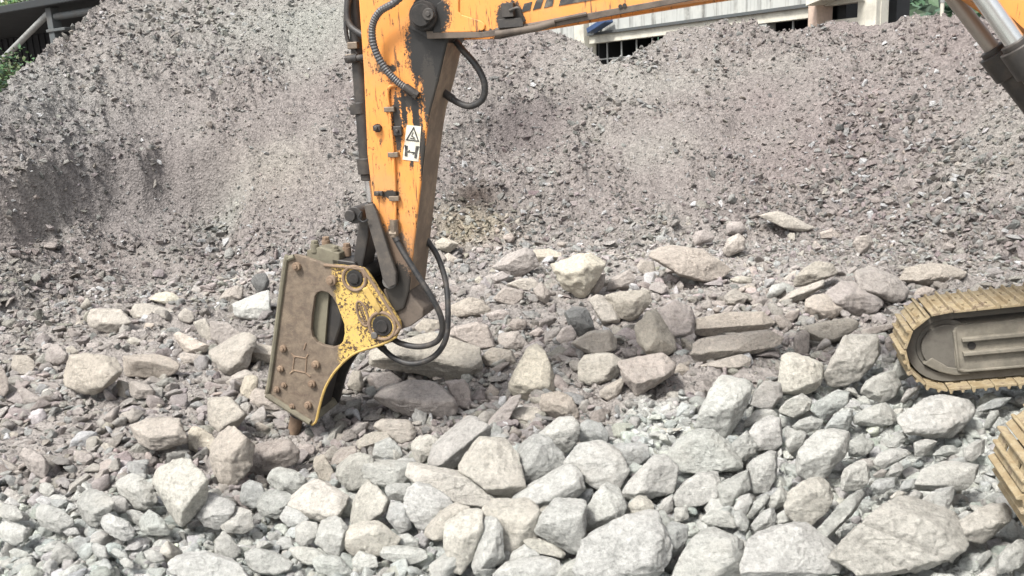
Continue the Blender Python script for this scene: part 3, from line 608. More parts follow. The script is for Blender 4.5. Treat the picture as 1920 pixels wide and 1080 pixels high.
# --- boom cylinders
for (yl, mt, a, b, rr) in ((.27, M_ROD2, (1795, 6), (1866, 98), .042), (-.29, M_CHROME, (1838, -14), (1908, 86), .048)):
    x0, z0 = ML(*a, yl); x1, z1 = ML(*b, yl); d = np.array((x1 - x0, z1 - z0)); d /= np.linalg.norm(d); p = lambda t: (x1 + d[0] * t, yl, z1 + d[1] * t)
    up = (z0 - 2.78) / d[1] * -1; st_ = -(np.linalg.norm((x1 - x0, z1 - z0)) + .55)
    cy = MB().cyl(p(.1), p(1.15), .075, 24).cyl(p(.0), p(.16), .092, 24).cyl(p(-.03), p(.02), .07, 20).out('boom_cylinder', M_DARK, EX, 30, .006)
    MB().cyl(p(st_), p(.05), rr, 24).cyl((p(st_)[0], yl - .06, p(st_)[2]), (p(st_)[0], yl + .06, p(st_)[2]), .085, 20).out('rod', mt, cy, 30)
    MB().tube([p(.06), (p(.1)[0] + .1, yl - .03, p(.1)[2] + .09), (p(.5)[0] + .08, yl - .02, p(.5)[2] + .08), (p(1.1)[0] + .08, yl, p(1.1)[2] + .08)], .016, 8, 6).out('oil_pipe', M_HOSE, cy)
# --- bucket cylinder in front of the stick
q = MB(); A = np.array(V3(661, -60, 0)); Bq = np.array(V3(688, 300, 0)); q.cyl(A, Bq, .052, 24)
q.cyl(V3(676, 192, 0), V3(678, 214, 0), .060, 24).cyl(V3(687, 296, 0), V3(690, 326, 0), .066, 24).cyl(V3(690, 326, 0), V3(691, 338, 0), .050, 24); bc = q.out('bucket_cylinder', M_DARK, EX, 30, .004)
MB().cyl(V3(690, 330, 0), V3(697, 384, 0), .028, 20).out('rod', M_CHROME, bc, 30)
MB().cyl(V3(697, 378, 0), V3(698, 394, 0), .036, 20).out('rod_end', M_DARK, bc, 30)
q = MB(); px_ = V3(691, 394, 0); q.cyl((px_[0], -.235, px_[2]), (px_[0], .235, px_[2]), .056, 24).cyl((px_[0] - .02, -.262, px_[2]), (px_[0] - .02, -.236, px_[2]), .038, 20); q.out('rocker_pin', M_DARK, EX, 30, .004)
MB().tube([V3(678, 396, -.25), V3(672, 408, -.25), V3(680, 416, -.25), V3(690, 412, -.25)], .006, 6, 6).out('grease_hose', M_HOSE, bc)
for y0 in (-.225, .185):
    MB().prism(MLs([(682, 384), (698, 382), (706, 398), (728, 470), (742, 512), (742, 534), (728, 540), (717, 524), (704, 470), (686, 408)], y0), y0, y0 + .04).out('rocker_link', M_LINK, EX, None, .008)
MB().prism(MLs([(690, 384), (704, 400), (702, 440), (690, 500), (676, 530), (656, 532), (654, 512), (672, 490), (682, 420)], 0), -.1, .1).out('power_link', M_DARK, EX, None, .012)
# --- hoses of the arm
for pts, r, m_, co_ in (([(800, -60, -.25), (745, 0, -.26), (712, 22, -.26), (698, 52, -.25), (703, 92, -.24), (722, 128, -.22), (745, 153, -.20), (772, 172, -.185)], .0225, M_COIL, .09),
                       ([(664, -60, -.08), (652, 10, -.09), (657, 48, -.1), (688, 72, -.13), (694, 92, -.13), (686, 106, -.11), (660, 110, -.08)], .021, M_HOSE, 0), ([(652, -30, -.06), (648, 40, -.06), (652, 75, -.06), (664, 92, -.05)], .014, M_HOSE, 0),
                       ([(846, 66, -.02), (866, 92, -.04), (892, 122, -.05), (908, 155, -.05), (905, 185, -.04), (882, 199, -.03), (858, 192, 0), (838, 178, .02)], .0215, M_HOSE, .05),
                       ([(740, 440, -.185), (752, 466, -.2), (778, 508, -.22), (806, 552, -.23), (826, 592, -.22), (829, 622, -.2), (816, 642, -.18), (786, 650, -.16), (752, 644, -.13), (728, 630, -.08)], .020, M_HOSE, 0),
                       ([(798, 448, .12), (820, 480, .08), (836, 530, .02), (840, 585, -.05), (836, 635, -.1), (814, 668, -.12), (776, 682, -.12), (740, 672, -.1), (712, 648, -.04)], .020, M_HOSE, 0)):
    ho = MB().tube([V3(*p) for p in pts], r, 12, 14 if co_ else 8, co_).out('hydraulic_hose', m_, EX, None if co_ > .06 else 40)
    for a_, b_ in ((pts[0], pts[1]), (pts[-1], pts[-2])):
        a_, b_ = Vector(V3(*a_)), Vector(V3(*b_)); d_ = (b_ - a_).normalized(); MB().cyl(a_ - d_ * .02, a_ + d_ * .05, r * 1.25, 14).cyl(a_ - d_ * .045, a_ - d_ * .018, r * 1.35, 6).out('hose_ferrule', M_DARK, ho, 30, .002)
q = MB(); q.cyl(V3(739, 412, -.185), V3(740, 444, -.187), .030, 12).cyl(V3(731, 437, -.2), V3(744, 438, -.2), .018, 8); q.out('hose_fitting', M_FIT, EX, 30)
q = MB(); c = V3(662, 86, -.03); q.box((c[0] - .02, -.08, c[2] - .022), (c[0] + .05, .04, c[2] + .022)); c = V3(658, 108, -.03); q.box((c[0] - .02, -.08, c[2] - .02), (c[0] + .05, .02, c[2] + .02)); q.out('hose_fitting', M_FIT, EX, None, .006)
for (x, y) in ((663, 205),): c = V3(x, y, -.03); MB().box((c[0] - .02, -.05, c[2] - .035), (c[0] + .04, .05, c[2] + .035)).out('cylinder_clamp', M_DARK, bc, None, .006)
# --- rock breaker
def mat_breaker():
    m, t, b = new_mat('muddy worn yellow breaker'); N = NT(t); co = N.obj(); sp = N.n('ShaderNodeSeparateXYZ'); N.l(co, sp.inputs[0])
    nz = N.noise(co, 13, 8, .75, .3); n2 = N.noise(co, 55, 5, .7); st = N.noise(N.vscale(co, (3, 3, 14)), 1.5, 6, .7)
    (xa, za), (xb, zb) = ML(622, 500, -.2), ML(634, 665, -.2); k = (xb - xa) / (zb - za)
    xl = N.math('ADD', N.math('MULTIPLY', N.math('SUBTRACT', sp.outputs[2], za), k), xa)
    dd = N.math('ADD', N.math('SUBTRACT', sp.outputs[0], xl), N.math('MULTIPLY', N.math('SUBTRACT', nz, .5), .22))
    yel = N.mix(N.ramp(n2, .5, .62), (.56, .385, .11), (.40, .29, .14)); yel = N.mix(N.ramp(N.math('ADD', N.math('MULTIPLY', nz, .5), N.math('MULTIPLY', n2, .5)),   .512, .545), yel, (.07, .042, .03))
    br = N.mix(N.ramp(nz, .35, .7), (.115, .088, .066), (.205, .16, .115)); br = N.mix(N.math('MULTIPLY', N.ramp(st, .5, .7), .6), br, (.10, .066, .05)); br = N.mix(N.math('MULTIPLY', N.ramp(n2, .6, .7), .5), br, (.40, .31, .21))
    N.l(N.mix(N.ramp(dd, -.01, .03), br, yel), b.inputs['Base Color']); b.inputs['Roughness'].default_value = .8
    N.l(N.bump(n2, .4, .006, N.bump(nz, .4, .012)), b.inputs['Normal']); return m
M_BRK = mat_breaker()
M_RUST = mat_plain('rusty mud caked steel', (.18, .125, .085), .8, 0, (.30, .22, .15), .6, 12)
M_OLIVE = mat_plain('dusty olive casting', (.17, .155, .11), .75, 0, (.10, .085, .065), .6, 8)
M_YEL = mat_plain('chipped yellow edge', (.48, .33, .10), .7, 0, (.20, .13, .07), .6, 16)
KY = .2
outer = [(544, 481), (550, 477), (564, 479), (608, 495), (674, 501), (682, 503), (690, 512), (749, 602), (751, 616), (743, 631), (722, 643), (702, 650), (682, 656), (666, 662), (650, 673), (637, 686), (625, 700), (614, 718), (606, 736), (598, 765), (592, 790), (584, 797), (503, 751), (497, 742), (497, 728), (503, 705), (530, 500), (535, 488)]
hole = [(590, 556), (594, 549), (603, 546), (615, 549), (622, 556), (632, 572), (645, 608), (646, 625), (643, 640), (636, 648), (624, 651), (608, 648), (594, 642), (586, 632), (583, 618), (585, 590)]
BR = MB().plate(MLs(outer, -KY), [MLs(hole, -KY)[::-1]], -KY, -KY + .035).out('rock_breaker', M_BRK, EX, None, .006)
of = MLs(outer, -KY); hf = MLs(hole, -KY)
MB().plate(of, [hf[::-1]], KY - .035, KY).out('far_side_plate', M_DARK, BR, None, .006)
# raised rim welded round the near plate
q = MB(); rim = MLs([(500, 738), (507, 706), (534, 500), (541, 486), (552, 481)], -KY - .004); q.tube([(x, -KY - .004, z) for x, z in rim], .018, 8, 5)
rim = MLs([(500, 740), (540, 766), (582, 792)], -KY - .004); q.tube([(x, -KY - .004, z) for x, z in rim], .022, 8, 5); q.out('plate_rim', M_OLIVE, BR)
arc = outer[9:22]; q = MB(); q.tube([(x, -KY + .005, z) for x, z in MLs(arc, -KY)], .010, 8, 4); q.out('plate_edge', M_YEL, BR)
q = MB(); q.tube([(x, -KY - .003, z) for x, z in MLs([(608, 497), (674, 504), (688, 515), (746, 604), (748, 616), (740, 628)], -KY)], .011, 8, 4); q.out('plate_rim', M_RUST, BR)
# power cell between the plates, head block and bolts
q = MB(); cell = MLs([(592, 500), (668, 512), (655, 600), (625, 690), (606, 770), (560, 770), (560, 640)], 0); q.prism(cell, -.13, .13); q.out('power_cell', M_DARK, BR, None, .02)
MB().prism(MLs([(588, 500), (622, 510), (606, 700), (575, 700)], -.14), -.155, -.132).out('cell_lit_part', M_OLIVE, BR, None, .01)  # olive sheet paints the power cell's lit left part over the dark one
head = MLs([(578, 468), (604, 461), (640, 473), (640, 500), (600, 500), (578, 492)], -.1); MB().prism(head, -.13, .02).out('head_block', M_OLIVE, BR, None, .01)
MB().prism(MLs([(636, 478), (680, 484), (690, 515), (640, 512)], 0), -.13, .13).out('head_rear_block', M_DARK, BR, None, .01)
for (x, y, yl, h_) in ((590, 467, -.11, 18), (611, 460, -.0, 18), (628, 476, -.1, 17), (650, 474, -.02, 20)):
    MB().cyl(V3(x + 1, y + 6, yl), V3(x, y - h_ * .55, yl), .030, 16).cyl(V3(x, y - h_ * .55, yl), V3(x - .3, y - h_ * .9, yl), .026, 6).out('tie_bolt', M_OLIVE if yl < -.05 else M_RUST, BR, 30, .003)
for (x, y, r, h_) in ((558, 499, .030, .03), (624, 525, .036, .035), (532, 653, .026, .02), (527, 691, .025, .02), (593, 683, .030, .022), (586, 719, .028, .022), (579, 759, .028, .022), (520, 730, .024, .02), (533, 722, .022, .012), (548, 762, .022, .01)):
    c = V3(x, y, -KY); MB().cyl((c[0], -KY - h_, c[2]), (c[0], -KY + .001, c[2]), r, 16).cyl((c[0], -KY - h_ - .012, c[2]), (c[0], -KY - h_ + .001, c[2]), r * .55, 6).out('plate_bolt', M_RUST, BR, 30, .004)
sq = MLs([(552, 668), (575, 672), (573, 699), (549, 694)], -KY); q = MB()
for i in range(4): (x0, z0), (x1, z1) = sq[i], sq[(i + 1) % 4]; q.tube([(x0, -KY, z0), ((x0 + x1) / 2, -KY, (z0 + z1) / 2), (x1, -KY, z1)], .006, 6, 3)
for p in (((546, 662), (553, 670)), ((578, 664), (573, 672)), ((544, 700), (551, 694)), ((582, 706), (572, 698)), ((574, 643), (570, 655))): q.tube([V3(*p[0], -KY), V3((p[0][0] + p[1][0]) / 2, (p[0][1] + p[1][1]) / 2 + .3, -KY), V3(*p[1], -KY)], .007, 6, 3)
q.out('weld_mark', M_RUST, BR)
for (x, y, r) in ((665, 522, .060), (717, 611, .072)):
    c = V3(x, y, -KY); MB().cyl((c[0], -KY - .008, c[2]), (c[0], KY + .02, c[2]), r, 28).cyl((c[0], -KY - .02, c[2]), (c[0], -KY - .008, c[2]), r * .62, 24).out('mount_pin', M_BLACK, BR, 30, .006)
    q = MB(); ring = [(c[0] + math.cos(t) * (r + .022), -KY - .002, c[2] + math.sin(t) * (r + .022)) for t in np.linspace(0, 2 * math.pi, 17)]; q.tube(ring, .012, 8, 3); q.out('pin_collar', M_RUST, BR)
c = V3(703, 628, -KY); MB().cyl((c[0], -KY - .02, c[2]), (c[0], -KY, c[2]), .024, 16).out('pin_stop', M_GREY, BR, 30, .004)
q = MB(); slot = [(680, 541), (698, 572), (711, 588), (716, 580), (706, 560), (690, 536)]; q.prism(MLs(slot, -KY), -KY - .018, -KY + .001); q.out('cast_rib', M_YEL, BR, None, .008)
q = MB(); gr = MLs([(655, 535), (666, 546), (673, 548)], -KY); q.tube([(x, -KY - .002, z) for x, z in gr], .006, 6, 3); q.out('cast_rib', M_RUST, BR)
cb = V3(680, 588, -KY); tl = math.radians(14); q = MB(); ov = []
for t in np.linspace(0, 2 * math.pi, 25): a, b = .034 * math.cos(t), .088 * math.sin(t); ov.append((cb[0] + a * math.cos(tl) - b * math.sin(tl) * -1 * -1, -KY - .003, cb[2] + b * math.cos(tl) + a * math.sin(tl)))
q.tube(ov, .008, 8, 2); bd_ = q.out('oval_badge', M_RUST, BR)
q = MB()
for i in range(8):
    t = -.062 + i * .0178
    for s in (-1, 1): a0 = s * .008; x = cb[0] + a0 - t * math.sin(tl); z = cb[2] + t * math.cos(tl); q.box((x - .005, -KY - .008, z - .006), (x + .005, -KY + .001, z + .003))
    x = cb[0] - t * math.sin(tl); z = cb[2] + t * math.cos(tl); q.box((x - .012, -KY - .0075, z - .008), (x + .012, -KY + .001, z - .0055))
q.out('badge_lettering', M_RUST, bd_, None, .002)
MB().cyl(V3(566, 740, 0), V3(546, 832, 0), .052, 20, .046).out('chisel', M_RUST, BR, 30, .004)
MB().cyl(V3(575, 730, 0), V3(564, 778, 0), .085, 20).out('chisel_bushing', M_DARK, BR, 30, .006)
MB().prism(MLs([(497, 742), (503, 751), (584, 797), (592, 790), (586, 780), (506, 734)], -KY), -KY + .036, KY - .036).out('lower_plate', M_OLIVE, BR, None, .006)
# --- undercarriage
def mat_shoe():
    m, t, b = new_mat('mud dried on track shoes'); N = NT(t); co = N.obj(); oi = N.n('ShaderNodeObjectInfo'); ad = N.n('ShaderNodeVectorMath', operation='ADD'); N.l(co, ad.inputs[0]); N.l(N.math('MULTIPLY', oi.outputs['Random'], 40.0), ad.inputs[1])
    n1 = N.noise(ad.outputs[0], 9, 7, .7); n2 = N.noise(ad.outputs[0], 50, 5, .7)
    c = N.mix(N.ramp(n1, .38, .62), (.25, .19, .108), (.355, .295, .19)); c = N.mix(N.math('MULTIPLY', N.ramp(n1, .53, .64), .8), c, (.155, .11, .075)); c = N.mix(N.ramp(n2, .6, .72), c, (.13, .09, .06))
    N.l(c, b.inputs['Base Color']); b.inputs['Roughness'].default_value = .85; N.l(N.bump(n2, .5, .006, N.bump(n1, .5, .015)), b.inputs['Normal']); return m
M_SHOE = mat_shoe(); M_TFRAME = mat_plain('dust covered track frame', (.15, .138, .112), .85, 0, (.27, .245, .20), .75, 5); M_IDLER = mat_plain('dusty idler wheel', (.13, .12, .102), .8, 0, (.08, .07, .06), .6, 6)
PT = math.radians(7.5); C0 = np.array((-1.135, .150)); RC, LEN, PITCHS = .262, 2.25, .142
def TP(u, v):   # along the track (u, from the idler centre), up (v) -> machine x, z
    return (C0[0] + u * math.cos(PT) - v * math.sin(PT), C0[1] + u * math.sin(PT) + v * math.cos(PT))
def tpath(s):
    P = 2 * LEN + 2 * math.pi * RC; s %= P
    if s < LEN: return (LEN - s, RC), math.pi, 0.0            # top run going forward, outward normal up
    s -= LEN
    if s < math.pi * RC: a = math.pi / 2 + s / RC; return (RC * math.cos(a), RC * math.sin(a)), a + math.pi / 2, 0.0
    s -= math.pi * RC
    if s < LEN: return (s, -RC), 0.0, 0.0
    s -= LEN; a = -math.pi / 2 + s / RC; return (LEN + RC * math.cos(a), RC * math.sin(a)), a + math.pi / 2, 0.0
def shoe_mesh(w):
    q = MB(); h = PITCHS * .48; ys = [0, .10, .15, .30, .35, w]; th = .018
    for y0, y1 in ((0, .105), (.150, w - .150), (w - .105, w)): q.box((-h, y0, 0), (h, y1, th))
    for y0, y1 in ((.105, .150), (w - .150, w - .105)): q.box((-h, y0, 0), (-.018, y1, th)); q.box((.030, y0, 0), (h, y1, th))
    for x0, hh in ((-h, .024), (.004, .019)): q.add([(x0, 0, th - .002), (x0 + .026, 0, th - .002), (x0 + .019, 0, th + hh), (x0 + .007, 0, th + hh), (x0, w, th - .002), (x0 + .026, w, th - .002), (x0 + .019, w, th + hh), (x0 + .007, w, th + hh)], [(3, 2, 1, 0), (4, 5, 6, 7), (0, 1, 5, 4), (1, 2, 6, 5), (2, 3, 7, 6), (3, 0, 4, 7)])
    return q
SHOE = None
def make_track(y0, y1, label, sh=0.0):
    global SHOE, C0
    C0 = C0 + np.array((sh, 0))
    n = 44; per = 2 * LEN + 2 * math.pi * RC; ins, out = [], []
    for k in range(120):
        (u, v), a, _ = tpath(k * per / 120); cx = min(max(u, 0), LEN); du, dv = u - cx, v; L = math.hypot(du, dv)
        out.append(TP(cx + du / L * (L - .012), dv / L * (L - .012))); ins.append(TP(cx + du / L * (L - .07), dv / L * (L - .07)))
    ym = (y0 + y1) / 2
    tr = MB().plate(out, [ins[::-1]], ym - .11, ym - .05).plate(out, [ins[::-1]], ym + .05, ym + .11).out('track', M_IDLER, EX, 30)
    for k in range(n):
        (u, v), a, _ = tpath((k + .3) * per / n)
        if SHOE is None: SHOE = shoe_mesh(y1 - y0).out('track_shoe', M_SHOE, None, None, .003); o = SHOE
        else: o = SHOE.copy(); COL.objects.link(o)
        x, z = TP(u, v); ang = a + PT; o.parent = tr
        ex = np.array((math.cos(ang), math.sin(ang))); nz = np.array((math.sin(ang), -math.cos(ang)))    # outward normal is right of travel
        o.matrix_local = Matrix(((ex[0], 0, nz[0], x), (0, 1, 0, y0), (ex[1], 0, nz[1], z), (0, 0, 0, 1)))
    disc = lambda u, v, r, ya, yb, nn=36: MB().cyl((*[TP(u, v)[0]], ya, TP(u, v)[1]), (TP(u, v)[0], yb, TP(u, v)[1]), r, nn)
    q = disc(0, 0, .19, ym - .10, ym + .10); q.cyl((TP(0, 0)[0], ym - .135, TP(0, 0)[1]), (TP(0, 0)[0], ym + .135, TP(0, 0)[1]), .16, 36); q.out('idler', M_IDLER, tr, 30, .006)
    disc(LEN, 0, .185, ym - .12, ym + .12).out('sprocket', M_IDLER, tr, 30, .006)
    q = MB()
    for u in (.5, .85, 1.2, 1.55, 1.9): q.cyl((TP(u, -.15)[0], ym - .12, TP(u, -.15)[1]), (TP(u, -.15)[0], ym + .12, TP(u, -.15)[1]), .06, 18)
    q.out('roller', M_IDLER, tr, 30)
    ya, yb = y0 + .085, y1 - .085
    fr = [(.045, .13), (.035, -.13), (.05, -.165), (.09, -.185), (LEN - .3, -.185), (LEN - .2, .1), (LEN - .4, .165), (.6, .155), (.34, .15), (.08, .15)]
    f_ = MB().prism([TP(*p) for p in fr], ya, yb).out('track_frame', M_TFRAME, tr, None, .016)
    q = MB()
    for v in (.052, -.048): q.prism([TP(.09, v + .014), TP(.09, v - .014), TP(LEN - .4, v - .014), TP(LEN - .4, v + .014)], ya - .035, ya + .002)
    q.prism([TP(.05, -.165), TP(.09, -.182), TP(LEN - .3, -.182), TP(LEN - .3, -.165), TP(.1, -.165), TP(.065, -.15), TP(.06, .12), TP(.04, .12)], ya - .018, ya + .002)
    q.out('frame_rib', M_TFRAME, f_, None, .006)
    c = TP(.15, .0); MB().cyl((c[0], ya - .006, c[1]), (c[0], ya + .001, c[1]), .026, 16).out('grease_hole', M_DARK, f_)
    g = [(-.03, .135), (.14, .155), (.20, .135), (.12, .115), (-.02, .11)]; MB().prism([TP(*p) for p in g], ya + .02, yb - .02).out('track_guard', M_TFRAME, f_, None, .01)
    g = [(-.16, -.10), (-.06, -.17), (.02, -.20), (.14, -.205), (.10, -.165), (0, -.14), (-.1, -.06)]; MB().prism([TP(*p) for p in g], ya, ya + .05).out('idler_guard', M_TFRAME, f_, None, .008)
    return tr
make_track(.65, 1.10, ''); make_track(-1.46, -1.01, '', .12)
# --- car body, slewing ring, house and cab, outside the photograph's frame
MB().box((-.55, -.85, .05), (.75, .63, .42)).cyl((.0, -.12, .42), (.0, -.12, .62), .5, 32).out('car_body', M_DARK, EX, 30, .03)
hs_ = MB().prism([(-.35, .62), (1.45, .62), (1.62, .8), (1.62, 1.45), (1.5, 1.62), (.25, 1.62), (.2, .9), (-.35, .86)], -1.05, -.32).prism([(.2, .62), (1.45, .62), (1.62, .8), (1.62, 1.4), (.2, 1.4)], -.3, .28).prism([(-.45, .62), (1.45, .62), (1.62, .8), (1.62, 1.2), (-.45, .9)], .3, 1.0).out('upper_structure', M_BOOM, EX, None, .05)
MB().prism([(-.5, .9), (.75, .92), (.78, 2.3), (.7, 2.42), (-.2, 2.42), (-.38, 2.2)], .32, 1.0).out('cab', M_DARK, EX, None, .05)
